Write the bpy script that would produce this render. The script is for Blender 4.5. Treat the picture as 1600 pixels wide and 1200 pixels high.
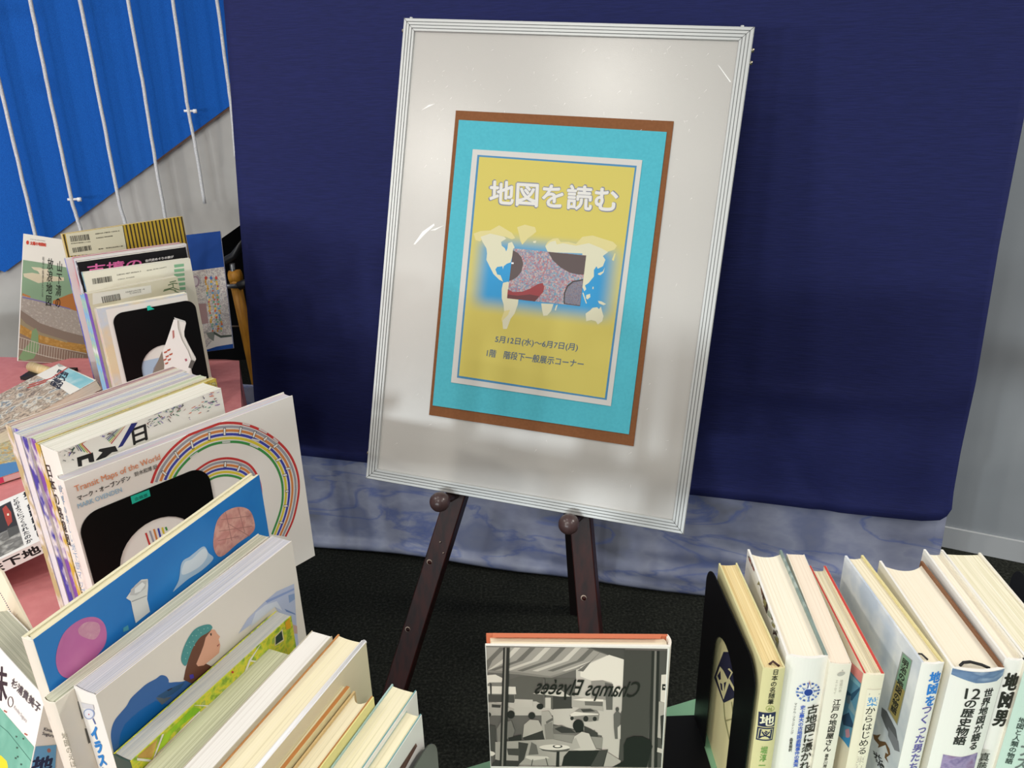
import bpy, bmesh, math, random
from mathutils import Vector, Matrix
random.seed(7)
SC = bpy.context.scene
COL = SC.collection
for o in list(bpy.data.objects): bpy.data.objects.remove(o)

# ------------------------------------------------------------------ camera
F = 1200.0
EYE = Vector((0, 0, 1.30))
_up = -Vector(((870-800)/F, (3550-600)/F, 1.0)).normalized()      # world up seen in camera axes (x right, y down, z ahead)
_fw = Vector((0, 0, 1)); _y = (_fw-_up*_fw.dot(_up)).normalized(); _x = _y.cross(_up)
RC = Matrix((_x, _y, _up))                                         # camera axes -> world
cd = bpy.data.cameras.new('camera'); cam = bpy.data.objects.new('camera', cd); COL.objects.link(cam)
cd.sensor_width = 36; cd.lens = 27; cd.clip_start = .01
M = (RC @ Matrix(((1, 0, 0), (0, -1, 0), (0, 0, -1)))).to_4x4(); M.translation = EYE
cam.matrix_world = M
SC.camera = cam

# ------------------------------------------------------------------ light and exposure
w = bpy.data.worlds.new('room_light'); SC.world = w; w.use_nodes = True
w.node_tree.nodes['Background'].inputs[0].default_value = (.97, .97, 1, 1)
w.node_tree.nodes['Background'].inputs[1].default_value = .42
SC.view_settings.view_transform = 'Standard'
SC.view_settings.look = 'None'
SC.view_settings.gamma = 1
SC.view_settings.use_curve_mapping = False
SC.view_settings.exposure = 0.1
def area(name, loc, aim, sx, sy, power, col=(1, .96, .88), spread=180):
    l = bpy.data.lights.new(name, 'AREA'); l.shape = 'RECTANGLE'; l.size = sx; l.size_y = sy
    l.energy = power; l.color = col; l.spread = math.radians(spread)
    o = bpy.data.objects.new(name, l); COL.objects.link(o); o.location = loc
    o.rotation_euler = (Vector(aim)-Vector(loc)).to_track_quat('-Z', 'Y').to_euler()
    return o
for k, (x, y, s, p) in enumerate([(-.80, -.77, .14, 15), (-2.12, -1.23, .16, 34), (-.66, -1.70, .16, 8), (-4.2, -3.9, .35, 95),
                                  (-1.42, -4.04, .3, 36), (1.9, -.6, .5, 16), (2.6, 1.0, .5, 52), (-.55, .95, .4, 4), (-2.0, .9, .5, 16)]):  # right-hand pair is added fill to brighten covers facing right
    area('ceiling_or_fill_light', (x, y, 2.7), (x, y, 0), s, s, p)
for (x, y, z, p) in [(-4.9, -5.1, 1.13, 60), (-3.4, -5.9, 1.17, 50), (-2.6, -6.2, 1.1, 50), (-2.15, -6.4, 1.4, 34)]:
    area('window_light', (x, y, z), (0, 1.3, .8), .28, .34, p, (.9, .97, 1))

# ------------------------------------------------------------------ helpers
def lin(c):
    if isinstance(c, str): c = [int(c[i:i+2], 16) for i in (0, 2, 4)]
    return tuple((x/255/12.92 if x/255 <= .04045 else ((x/255+.055)/1.055)**2.4) for x in c)+(1,)
MATS = {}
def mat(c, rough=.55, kind=None, c2=None, scale=40, bump=0, metal=0, coat=0, spec=.35, stretch=(1, 1, 1), detail=4, lo=.35, hi=.65):
    key = (str(c), rough, kind, str(c2), scale, bump, metal, coat, spec, stretch, detail, lo, hi)
    if key in MATS: return MATS[key]
    m = bpy.data.materials.new('mat_%d' % len(MATS)); m.use_nodes = True; MATS[key] = m
    nt = m.node_tree; N = nt.nodes; L = nt.links; b = N['Principled BSDF']
    b.inputs['Base Color'].default_value = lin(c); b.inputs['Roughness'].default_value = rough
    b.inputs['Metallic'].default_value = metal; b.inputs['Specular IOR Level'].default_value = spec
    b.inputs['Coat Weight'].default_value = coat; b.inputs['Coat Roughness'].default_value = .25
    if kind or bump:
        tc = N.new('ShaderNodeTexCoord'); mp = N.new('ShaderNodeMapping'); mp.inputs['Scale'].default_value = stretch
        L.new(tc.outputs['Object'], mp.inputs['Vector'])
        if kind in ('voronoi', 'cells'):
            t = N.new('ShaderNodeTexVoronoi'); t.inputs['Scale'].default_value = scale; fac = t.outputs['Color' if kind == 'cells' else 'Distance']
        else:
            t = N.new('ShaderNodeTexNoise'); t.inputs['Scale'].default_value = scale; t.inputs['Detail'].default_value = detail; fac = t.outputs['Fac']
        L.new(mp.outputs['Vector'], t.inputs['Vector'])
        if c2 is not None:
            r = N.new('ShaderNodeValToRGB'); L.new(fac, r.inputs['Fac'])
            cs = [c]+(list(c2) if isinstance(c2, (list, tuple)) and not isinstance(c2[0], (int, float)) else [c2])
            e = r.color_ramp.elements; n = len(cs)
            while len(e) < n: e.new(.5)
            for i, cc in enumerate(cs):
                e[i].position = lo+(hi-lo)*i/(n-1); e[i].color = lin(cc)
            L.new(r.outputs['Color'], b.inputs['Base Color'])
        if bump:
            bp = N.new('ShaderNodeBump'); bp.inputs['Strength'].default_value = 1; bp.inputs['Distance'].default_value = bump
            L.new(fac, bp.inputs['Height']); L.new(bp.outputs['Normal'], b.inputs['Normal'])
    return m
def pages(c='e2d8bd', c2='c4b795', s=1, cs=None):
    cols = cs if cs else c2
    return mat(c, .8, 'noise', cols, 1, .00015, stretch=(5, 1500*s, 5), detail=3, spec=.15)

def ray(u, v): return RC @ Vector(((u-800)/F, (v-600)/F, 1))
def at(u, v, z):
    d = ray(u, v); return EYE+d*((z-EYE.z)/d.z)
def on(u, v, P, N):
    d = ray(u, v); return EYE+d*((P-EYE).dot(N)/d.dot(N))

def meshobj(name, verts, faces, mats, parent=None, fm=None, smooth=False, inv=None):
    me = bpy.data.meshes.new(name)
    if inv is not None: verts = [inv @ Vector(v) for v in verts]
    me.from_pydata([tuple(v) for v in verts], [], faces)
    if not isinstance(mats, (list, tuple)): mats = [mats]
    for m in mats: me.materials.append(m)
    if fm:
        for p, i in zip(me.polygons, fm): p.material_index = i
    if smooth:
        for p in me.polygons: p.use_smooth = True
    o = bpy.data.objects.new(name, me); COL.objects.link(o)
    if parent: o.parent = parent
    return o
def fix(o):
    bm = bmesh.new(); bm.from_mesh(o.data); bmesh.ops.recalc_face_normals(bm, faces=bm.faces); bm.to_mesh(o.data); bm.free(); return o
def tag(o, label, cat, group=None):
    o['label'] = label; o['category'] = cat
    if group: o['group'] = group
    return o
def root(name, loc, yaw=0, label=None, cat=None, group=None, rot=None):
    o = bpy.data.objects.new(name, None); COL.objects.link(o); o.empty_display_size = .05
    o.location = loc
    o.rotation_euler = rot if rot is not None else (0, 0, yaw)
    if label: tag(o, label, cat, group)
    m = o.rotation_euler.to_matrix().to_4x4(); m.translation = Vector(loc)
    o['tmp'] = 0; del o['tmp']
    INV[o.name] = m.inverted(); MW[o.name] = m
    return o
INV = {}; MW = {}
def structure(o): o['kind'] = 'structure'; return o
def prism(name, poly, z0, z1, m, parent=None, smooth_side=False, inv=None):
    """poly: xy points, extruded from z0 to z1"""
    n = len(poly)
    v = [(x, y, z0) for x, y in poly]+[(x, y, z1) for x, y in poly]
    f = [tuple(range(n))[::-1], tuple(range(n, 2*n))]+[(i, (i+1) % n, n+(i+1) % n, n+i) for i in range(n)]
    return fix(meshobj(name, v, f, m, parent, inv=inv))
def box(name, a, b, m, parent=None):
    (x0, y0, z0), (x1, y1, z1) = a, b
    return prism(name, [(x0, y0), (x1, y0), (x1, y1), (x0, y1)], z0, z1, m, parent)
def tube(name, pts, r, m, parent=None, n=10, inv=None, r2=None):
    pts = [Vector(p) for p in pts]; V = []; Fc = []; k = len(pts)
    for i, p in enumerate(pts):
        d = (pts[min(i+1, k-1)]-pts[max(i-1, 0)]).normalized()
        a = d.cross(Vector((0, 0, 1)) if abs(d.z) < .9 else Vector((1, 0, 0))).normalized(); b = d.cross(a)
        rr = r[i] if isinstance(r, (list, tuple)) else (r if r2 is None else r+(r2-r)*i/(k-1))
        for j in range(n):
            t = 2*math.pi*j/n; V.append(p+a*math.cos(t)*rr+b*math.sin(t)*rr)
    for i in range(k-1):
        for j in range(n): Fc.append((i*n+j, i*n+(j+1) % n, (i+1)*n+(j+1) % n, (i+1)*n+j))
    Fc += [tuple(range(n))[::-1], tuple(range((k-1)*n, k*n))]
    return fix(meshobj(name, V, Fc, m, parent, smooth=True, inv=inv))
def lathe(name, prof, base, axis, m, parent=None, n=20, inv=None):
    """prof: (radius, distance along the axis)"""
    base = Vector(base); d = Vector(axis).normalized()
    a = d.cross(Vector((0, 0, 1)) if abs(d.z) < .9 else Vector((1, 0, 0))).normalized(); b = d.cross(a)
    V = []; Fc = []; k = len(prof)
    for r, h in prof:
        for j in range(n):
            t = 2*math.pi*j/n; V.append(base+d*h+a*math.cos(t)*r+b*math.sin(t)*r)
    for i in range(k-1):
        for j in range(n): Fc.append((i*n+j, i*n+(j+1) % n, (i+1)*n+(j+1) % n, (i+1)*n+j))
    Fc += [tuple(range(n))[::-1], tuple(range((k-1)*n, k*n))]
    return fix(meshobj(name, V, Fc, m, parent, smooth=True, inv=inv))

def sm(pts, k=4):
    out = []; n = len(pts)
    for i in range(n):
        p0, p1, p2, p3 = pts[i-1], pts[i], pts[(i+1) % n], pts[(i+2) % n]
        for j in range(k):
            t = j/k; out.append(tuple(.5*((2*p1[d])+(-p0[d]+p2[d])*t+(2*p0[d]-5*p1[d]+4*p2[d]-p3[d])*t*t+(-p0[d]+3*p1[d]-3*p2[d]+p3[d])*t**3) for d in (0, 1)))
    return out
class Surf:
    """a flat (or slightly bowed) face of a thing, addressed by the picture point seen on it"""
    def __init__(s, O, X, Y, N, rt, a=None, b=None, bow=None):
        s.O, s.X, s.Y, s.N, s.rt, s.a, s.b, s.bow = Vector(O), Vector(X).normalized(), Vector(Y).normalized(), Vector(N).normalized(), rt, a, b, bow
        s.layer = 0
    def ab(s, u, v, clamp=True):
        p = on(u, v, s.O, s.N)-s.O; a, b = p.dot(s.X), p.dot(s.Y)
        if clamp and s.a: a = min(max(a, s.a[0]), s.a[1])
        if clamp and s.b: b = min(max(b, s.b[0]), s.b[1])
        return a, b
    def pt(s, a, b, e):
        if s.bow: e += s.bow(a)
        return INV[s.rt.name] @ (s.O+s.X*a+s.Y*b+s.N*e)
EPS = .00001
BOLD = .65
def art(s, parent, name, items, raw=False):
    """items: (material or colour, points[, 'uv' when points are already face metres])"""
    V = []; Fc = []; ms = []; fm = []
    for it in items:
        m = it[0] if isinstance(it[0], bpy.types.Material) else mat(it[0], .5)
        pts = it[1]
        if not (len(it) > 2): pts = [s.ab(*p) for p in pts]
        if not (len(it) > 3): s.layer += 1
        e = .00015+EPS*s.layer
        if m not in ms: ms.append(m)
        if s.bow:      # cut in strips so that it follows the bow
            bm = bmesh.new(); vs = [bm.verts.new((a, b, 0)) for a, b in pts]
            try: bm.faces.new(vs)
            except ValueError: bm.free(); continue
            a0 = min(p[0] for p in pts); a1 = max(p[0] for p in pts)
            for i in range(1, 10):
                x = a0+(a1-a0)*i/10
                g = bm.verts[:]+bm.edges[:]+bm.faces[:]
                bmesh.ops.bisect_plane(bm, geom=g, plane_co=(x, 0, 0), plane_no=(1, 0, 0))
            bm.verts.index_update(); n0 = len(V)
            for v in bm.verts: V.append(s.pt(v.co.x, v.co.y, e))
            for f in bm.faces: Fc.append(tuple(n0+v.index for v in f.verts)); fm.append(ms.index(m))
            bm.free()
        else:
            n0 = len(V); V += [s.pt(a, b, e) for a, b in pts]
            Fc.append(tuple(range(n0, n0+len(pts)))); fm.append(ms.index(m))
    if not Fc: return None
    return meshobj(name, V, Fc, ms, parent, fm)
def text(s, parent, body, tl, tr, bl, c, bold=0, name='lettering', flip=False, uv=False, shear=0):
    if not uv: tl, tr, bl = s.ab(*tl, clamp=False), s.ab(*tr, clamp=False), s.ab(*bl, clamp=False)
    cu = bpy.data.curves.new('t', 'FONT'); cu.body = body; cu.resolution_u = 3; cu.align_x = 'CENTER'; cu.space_line = 1.0; cu.shear = shear
    o = bpy.data.objects.new('t', cu); COL.objects.link(o)
    me = bpy.data.meshes.new_from_object(o.evaluated_get(bpy.context.evaluated_depsgraph_get()))
    bpy.data.objects.remove(o); bpy.data.curves.remove(cu)
    if not len(me.vertices): return None
    xs = [v.co.x for v in me.vertices]; ys = [v.co.y for v in me.vertices]
    x0, x1, y0, y1 = min(xs), max(xs), min(ys), max(ys)
    tl, tr, bl = Vector(tl), Vector(tr), Vector(bl)
    s.layer += 1; V = []; Fc = []; bold = bold*BOLD
    offs = [(0, 0)] if not bold else [(0, 0), (bold, 0), (-bold, 0), (0, bold), (0, -bold), (bold*.7, bold*.7), (-bold*.7, -bold*.7)]
    for k, (dx, dy) in enumerate(offs):
        e = .00015+EPS*s.layer+k*.000001; n0 = len(V)
        for v in me.vertices:
            fx = (v.co.x-x0)/(x1-x0); fy = (y1-v.co.y)/max(1e-6, y1-y0)
            if flip: fx = 1-fx
            p = tl+(tr-tl)*fx+(bl-tl)*fy
            V.append(s.pt(p.x+dx, p.y+dy, e))
        for p in me.polygons: Fc.append(tuple(n0+i for i in p.vertices))
    bpy.data.meshes.remove(me)
    return meshobj(name, V, Fc, c if isinstance(c, bpy.types.Material) else mat(c, .5), parent)
def cr(ox, oy, sc): return lambda pts: [(ox+x/sc, oy+y/sc) for x, y in pts]
def el(cx, cy, rx, ry, n=20, a0=0, a1=360, rot=0):
    r = math.radians(rot); out = []
    for i in range(n if a1-a0 >= 360 else n+1):
        t = math.radians(a0+(a1-a0)*i/n); x, y = rx*math.cos(t), ry*math.sin(t)
        out.append((cx+x*math.cos(r)-y*math.sin(r), cy+x*math.sin(r)+y*math.cos(r)))
    return out
def strip(pts, w):
    L, R_ = [], []; n = len(pts)
    for i, p in enumerate(pts):
        a, b = pts[max(i-1, 0)], pts[min(i+1, n-1)]
        dx, dy = b[0]-a[0], b[1]-a[1]; l = math.hypot(dx, dy) or 1
        L.append((p[0]-dy/l*w/2, p[1]+dx/l*w/2)); R_.append((p[0]+dy/l*w/2, p[1]-dx/l*w/2))
    return L+R_[::-1]
def quads(pts, w):      # a bent strip cut in convex pieces
    out = []
    for i in range(len(pts)-1): out.append(strip(pts[i:i+2], w))
    return out

class Book: pass
def book(name, label, ps, pf, ztop, H, t, s, cover, page, spine=None, back=None, hard=True, W=None, group=None, b=None, over=None, bulge=None,
         conc=None, front='front_cover', behind='back_cover', cat='book', frame=None):
    """ps/pf: where the spine end and the fore-edge end of the visible cover's top edge are seen, at height ztop"""
    if frame:      # (top corner of the visible cover at the spine, direction to the fore-edge, direction up the cover)
        A, x, Z = [Vector(q) for q in frame]; x.normalize(); Z.normalize()
    else:
        A, B = at(*ps, ztop), at(*pf, ztop); x = (B-A); x.z = 0; Z = Vector((0, 0, 1))
        if W: A = B-x.normalized()*W
        else: W = x.length
        x.normalize()
    b = b if b is not None else (.0019 if hard else .0006); over = over if over is not None else (.003 if hard else .0004)
    bulge = bulge if bulge is not None else (min(.004, t*.12) if hard else .0004)
    conc = conc if conc is not None else (min(.003, t*.1) if hard else 0)
    rot = Matrix((x, Z.cross(x), Z)).transposed().to_euler()
    r = root(name, tuple(A-Z*H), 0, label, cat, group, rot=rot)
    spine = spine or cover; back = back or cover
    S = lambda pts: [(px, s*py) for px, py in pts]
    k = Book(); k.r, k.W, k.H, k.t = r, W, H, t
    k.front = prism(front, S([(0, 0), (W, 0), (W, b), (0, b)]), 0, H, cover, r)
    k.behind = prism(behind, S([(0, t-b), (W, t-b), (W, t), (0, t)]), 0, H, back, r)
    bow = lambda u: bulge*(1-(2*u-1)**2)
    n = 12
    outer = [(-.0003-bow(i/n), t*i/n) for i in range(n+1)]
    inner = [(b*.8-bow(i/n)*.8, b+(t-2*b)*i/n) for i in range(n, -1, -1)]
    k.spine = prism('spine', S(outer+[(0, t), (0, t-b)]+inner[1:-1]+[(0, b), (0, 0)]) if t > 3*b else S([(-.0005, 0), (-.0005, t), (0, t), (0, 0)]), 0, H, spine, r)
    pf_ = [(W-over-conc*(1-(2*i/n-1)**2), b+(t-2*b)*i/n) for i in range(n+1)]
    pb_ = [(b+.0006-bow(i/n)*.8, b+(t-2*b)*i/n) for i in range(n, -1, -1)]
    k.pages = prism('page_block', S(pf_+pb_), over*.8, H-over, page, r)
    yw = Z.cross(x)*s; base = A-Z*H
    k.face = Surf(base, x, Z, -yw, r, (.0006, W-.0006), (.0006, H-.0006))
    k.sp = Surf(base-x*.0004, yw if s < 0 else yw, Z, -x, r, (.0004, t-.0004), (.0006, H-.0006), bow=lambda a: bulge*(1-(2*min(max(a/t, 0), 1)-1)**2))
    k.top = Surf(base+Z*(H-over), x, yw, Z, r)
    k.x, k.yw, k.base, k.Z, k.A = x, yw, base, Z, A
    return k

# ------------------------------------------------------------------ the setting
carpet = mat('161815', .95, 'noise', ['262823', '3c3e38'], 150, .003, spec=.1, detail=6, lo=.3, hi=.75)
structure(meshobj('floor', [(-9, -7, 0), (9, -7, 0), (9, 6, 0), (-9, 6, 0)], [(0, 1, 2, 3)], carpet))
# stair side wall on the left: grey stringer with a blue cloth panel above it
P0 = Vector((-1.25, 2.30, 0)); WX = Vector((.883, .469, 0)); WN = Vector((.469, -.883, 0))
grey = mat('c4c2be', .7, 'noise', 'b6b4b0', 6, spec=.2)
def slab(name, px, P, N, th, m, parent=None, e=0):
    v = [on(u, q, P, N)+N*e for u, q in px]; n = len(v); v += [p-N*th for p in v]
    f = [tuple(range(n)), tuple(range(n, 2*n))[::-1]]+[(i, n+i, n+(i+1) % n, (i+1) % n) for i in range(n)]
    return fix(meshobj(name, v, f, m, parent))
wl = structure(slab('wall_left', [(-300, 640), (0, 420), (360, 150), (560, 0), (560, 236), (378, 350), (347, 372), (285, 416), (60, 575), (-300, 830)], P0, WN, .08, grey))
blue = mat('1263c2', .75, 'noise', '0a55b0', 500, .0006, spec=.25, detail=2)
slab('blue_panel', [(-400, -600), (600, -600), (600, -20), (365, 160), (300, 208), (245, 250), (120, 342), (20, 415), (8, 424), (0, 421), (-400, 700)], P0, WN, .01, blue, wl, .012)
slab('trim_edge', [(240, 253), (300, 208), (362, 163), (362, 167), (300, 212), (240, 257)], P0, WN, .008, mat('5a4238', .7), wl, .014)
dark = mat('0a0a0b', .9, spec=.1)
structure(meshobj('dark_void_sheet', [(-9, 3.6, 0), (9, 3.6, 0), (9, 3.6, 3.2), (-9, 3.6, 3.2)], [(0, 3, 2, 1)], dark))  # near-black sheet: shade of the open space under the stairs put into colour
# wall on the right with its skirting
Q1_, Q2_ = at(1452, 848, 0), at(1600, 878, 0); d = (Q2_-Q1_).normalized(); RN = Vector((d.y, -d.x, 0))
if RN.y > 0: RN = -RN
a, b_ = Q1_-d*1.2, Q1_+d*2.2
wr = mat('9a9ea1', .75, 'noise', '94989b', 5, spec=.25)
def wallslab(name, a, b, z0, z1, th, m):
    n = RN*th
    return structure(prism(name, [(a.x+n.x, a.y+n.y), (b.x+n.x, b.y+n.y), (b.x-RN.x*.05, b.y-RN.y*.05), (a.x-RN.x*.05, a.y-RN.y*.05)], z0, z1, m))
wallslab('wall_right', a, b_, 0, 3, 0, wr)
wallslab('baseboard_right', a, b_, 0, .065, .008, mat('b3b5b6', .6))

# ------------------------------------------------------------------ partition behind the easel: navy cloth over marbled sheet
C0, C1 = at(480, 853, 0), at(1060, 923, 0); CX = (C1-C0).normalized(); CN = Vector((CX.y, -CX.x, 0))
if CN.y > 0: CN = -CN
def interp(pts, v):
    for (u0, v0), (u1, v1) in zip(pts, pts[1:]):
        if v <= v1: return u0+(u1-u0)*(v-v0)/(v1-v0)
    return pts[-1][0]
def cloth(name, left, right, top, bottom, off, m, rip, parent=None, nx=90, nz=60, th=.003):
    """left/right: outline points down each side; bottom: lower edge from left to right; built in the partition's plane"""
    P = C0+CN*off
    def row(l):  # world polyline sampled 0..1
        w = [on(u, v, P, CN) for u, v in l]
        d = [0]
        for p, q in zip(w, w[1:]): d.append(d[-1]+(q-p).length)
        def g(t):
            x = t*d[-1]
            for i in range(len(w)-1):
                if x <= d[i+1]+1e-9: return w[i].lerp(w[i+1], (x-d[i])/max(1e-9, d[i+1]-d[i]))
            return w[-1]
        return g
    L, R_, T, B = row(left), row(right), row(top), row(bottom); V = []; Fc = []
    for j in range(nz+1):
        t = j/nz
        for i in range(nx+1):
            s_ = i/nx
            p = L(t)*(1-s_)+R_(t)*s_+T(s_)*(1-t)+B(s_)*t-(T(0)*(1-s_)*(1-t)+T(1)*s_*(1-t)+B(0)*(1-s_)*t+B(1)*s_*t)
            V.append(p+CN*rip(s_, t))
    for j in range(nz):
        for i in range(nx): k = j*(nx+1)+i; Fc.append((k, k+1, k+nx+2, k+nx+1))
    o = meshobj(name, V, Fc, m, parent, smooth=True)
    md = o.modifiers.new('thickness', 'SOLIDIFY'); md.thickness = th; md.offset = 0
    return fix(o)
navy = mat('20265a', .82, 'noise', '1c2250', 30, .0005, spec=.25, stretch=(1, 1, 14), detail=5)
marble_base = mat('858aa0', .45, 'noise', ['7b82a0', '9a9eb2', '868ba2', '777a88'], 5, .0006, spec=.4, stretch=(1, 1, 1.6), lo=.3, hi=.7)
def veins(m):
    nt = m.node_tree; N = nt.nodes; L = nt.links; b = N['Principled BSDF']
    src = b.inputs['Base Color'].links[0].from_socket
    tc = N.new('ShaderNodeTexCoord'); n1 = N.new('ShaderNodeTexNoise'); n1.inputs['Scale'].default_value = 4.5; n1.inputs['Detail'].default_value = 8
    n1.inputs['Distortion'].default_value = .8
    mp = N.new('ShaderNodeMapping'); mp.inputs['Rotation'].default_value = (0, .7, 0); mp.inputs['Scale'].default_value = (.8, 1, 2.2)
    L.new(tc.outputs['Object'], mp.inputs[0]); L.new(mp.outputs[0], n1.inputs['Vector'])
    s1 = N.new('ShaderNodeMath'); s1.operation = 'SUBTRACT'; s1.inputs[1].default_value = .5; L.new(n1.outputs['Fac'], s1.inputs[0])
    s2 = N.new('ShaderNodeMath'); s2.operation = 'ABSOLUTE'; L.new(s1.outputs[0], s2.inputs[0])
    r = N.new('ShaderNodeValToRGB'); L.new(s2.outputs[0], r.inputs[0])
    r.color_ramp.elements[0].position = 0; r.color_ramp.elements[0].color = (.6, .6, .6, 1)
    r.color_ramp.elements[1].position = .035; r.color_ramp.elements[1].color = (0, 0, 0, 1)
    mx = N.new('ShaderNodeMix'); mx.data_type = 'RGBA'; L.new(r.outputs[0], mx.inputs[0]); L.new(src, mx.inputs[6]); mx.inputs[7].default_value = lin('4f64a4')
    L.new(mx.outputs[2], b.inputs['Base Color'])
veins(marble_base)
def rip_marble(s_, t):
    r = .006*math.sin(s_*9+t*3)+.004*math.sin(s_*23-t*7)
    r += .022*math.exp(-((t-.93+.1*(1-s_))/.05)**2)*max(0, min(1, (s_-.45)*4))
    r += .012*math.exp(-((t-.78)/.04)**2)*max(0, min(1, (s_-.5)*4))
    r += .012*math.exp(-((t-.97)/.03)**2)
    return r
ms = cloth('marbled_sheet', [(372, 600), (384, 700), (400, 838)], [(1492, 640), (1482, 790), (1452, 985)], [(372, 600), (1492, 640)],
           [(400, 838), (480, 852), (700, 874), (810, 890), (860, 896), (1060, 922), (1250, 950), (1452, 985)], .0, marble_base, rip_marble)
tag(ms, 'blue-grey marbled vinyl sheet hanging to the floor below the navy cloth', 'sheet')
def rip_navy(s_, t):
    r = .004*math.sin(s_*7+1)+.003*math.sin(s_*17+t*4)
    r += .007*math.exp(-((t-.83+.06*s_)/.012)**2)*math.exp(-((s_-.82)/.12)**2)
    r += .006*math.exp(-((t-.80)/.01)**2)*math.exp(-((s_-.09)/.06)**2)
    r -= .006*math.exp(-((s_-.73-(t-.78)*.5)/.012)**2)*max(0, (t-.7))*3
    r += .01*max(0, t-.96)/.04
    return r
nc = cloth('navy_cloth', [(340, -260), (352, 0), (362, 120), (376, 330), (394, 560), (404, 700)],
           [(1665, -200), (1634, 0), (1600, 178), (1560, 380), (1524, 590), (1500, 700), (1484, 790)], [(340, -260), (1665, -200)],
           [(404, 700), (470, 708), (570, 718), (820, 742), (1080, 770), (1300, 796), (1440, 808), (1472, 806), (1484, 790)], .022, navy, rip_navy, th=.004)
tag(nc, 'navy blue cloth draped over the tall partition behind the easel', 'cloth')
# the partition panel that carries them
pa = root('partition', (0, 0, 0), 0, 'pale partition panel hidden behind the navy cloth and marbled sheet', 'partition')
pc = [C0-CX*.02-CN*.02, C0+CX*1.2-CN*.02, C0+CX*1.2-CN*.05, C0-CX*.02-CN*.05]
prism('panel', [(p.x, p.y) for p in pc], .04, 2.0, mat('8c8f94', .6), pa)
for q in (.1, 1.1):
    p = C0+CX*q-CN*.035; prism('foot', [(p.x-.02, p.y-.02), (p.x+.02, p.y-.02), (p.x+.02, p.y+.02), (p.x-.02, p.y+.02)], 0, .04, dark, pa)

# white cords tied in front of the blue panel
cordm = mat('dcdcdc', .7, 'noise', 'c2c4c8', 300, .0006, spec=.3)
tie = mat('f0f0f0', .4)
CP = P0+WN*.045
cords = [([(-62, 0-260), (-31, 0), (0, 133), (55, 365), (75, 450), (90, 520)], 'white cord at the far left, running down past the green map book'),
         ([(-10, -260), (47, 0), (80, 160), (113, 318), (125, 355), (135, 400)], 'white cord with a zip tie just above the striped book'),
         ([(75, -260), (125, 0), (158, 170), (187, 320), (196, 350), (205, 400)], 'white cord ending behind the middle of the striped book'),
         ([(155, -260), (200, 0), (225, 140), (243, 255), (258, 337), (268, 390)], 'white cord over the right end of the striped book'),
         ([(230, -260), (270, 0), (292, 160), (304, 222), (320, 318)], 'short white cord with a zip tie and a free end above the blue booklet'),
         ([(305, -260), (339, 0), (355, 120), (363, 180), (368, 247)], 'white cord nearest the navy cloth')]
def wcord(pts, label, ties):
    w_ = []
    P = [on(u, v, CP, WN) for u, v in pts]
    for p, q in zip(P, P[1:]):
        for i in range(8): w_.append(p.lerp(q, i/8)+WX*random.uniform(-.0006, .0006))
    w_.append(P[-1])
    o = root('hanging_cord', tuple(P[-1]), 0, label, 'cord', 'cords over the blue panel')
    tube('rope', w_, .0052, cordm, o, 8, INV[o.name])
    for (u, v) in ties:
        c = on(u, v, CP, WN)
        tube('zip_tie', [c-WX*.017+Vector((0, 0, .002)), c+WX*.016], .0035, tie, o, 8, INV[o.name])
        tube('tie_head', [c+WX*.008+WN*.004, c+WX*.018+WN*.006], .006, tie, o, 8, INV[o.name])
for i, (p, l) in enumerate(cords): wcord(p, l, [(116, 312)] if i == 1 else [(297, 174)] if i == 4 else [])

# dim stand with a light wooden leg in the gap left of the navy cloth
st = root('folding_stool', (0, 0, 0), 0, 'light wooden leg with metal rod in the dark gap beside the navy cloth', 'stool')
SP = Vector((0, 2.25, 0)); SN = Vector((0, -1, 0)); g = lambda u, v, e=0: on(u, v, SP, SN)+SN*e
wood_l = mat('a87423', .5, 'noise', '8f5f1a', 20, spec=.3, stretch=(8, 8, 1))
tube('leg', [g(367, 436), g(385, 520), g(404, 610), g(435, 740), g(452, 800)], .017, wood_l, st, 14)
tube('collar', [g(360, 433), g(376, 431)], .02, wood_l, st, 12)
tube('metal_rod', [g(330, 444, .03), g(378, 443, .03)], .007, mat('8e9093', .3, metal=.9), st, 10)
tube('upright_rod', [g(363, 412, .0), g(366, 436, .0)], .008, mat('6b6d70', .35, metal=.9), st, 10)
tube('joint', [g(378, 443, .03), g(396, 436, .03)], .013, mat('141414', .5), st, 10)
tube('frame_tube', [g(330, 420), g(365, 400), g(385, 375), g(388, 350)], .012, mat('191a1c', .4), st, 10)
tube('stretcher', [g(345, 510), g(380, 510)], .003, mat('50443a', .4), st, 8)
for dx in (-.35,): tube('leg', [g(367, 436)+Vector((dx, .25, 0)), g(452, 800)+Vector((dx, .25, 0))], .017, wood_l, st, 12)

# ------------------------------------------------------------------ tables
TZ = .70
gt = root('green_table', (.35, .45, 0), 0, 'table with a pale green top under the right row of books', 'table')
E1, E2 = at(752, 1193, TZ), at(1080, 1094, TZ); ed = (E2-E1).normalized(); en = Vector((ed.y, -ed.x, 0))
ga = E1-ed*.06; gb = E1+ed*1.15; gc = gb+en*.55; gd = ga+en*.5
greent = mat('7fae8b', .5, 'noise', '78a684', 14, spec=.4)
prism('table_top', [(p.x, p.y) for p in (ga, gb, gc, gd)], TZ-.025, TZ, greent, gt, inv=INV[gt.name])
for p in (ga+ed*.06+en*.06, gb-ed*.06+en*.06, gc-ed*.06-en*.06, gd+ed*.06-en*.06):
    prism('leg', [(p.x-.02, p.y-.02), (p.x+.02, p.y-.02), (p.x+.02, p.y+.02), (p.x-.02, p.y+.02)], 0, TZ-.025, dark, gt, inv=INV[gt.name])
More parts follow.
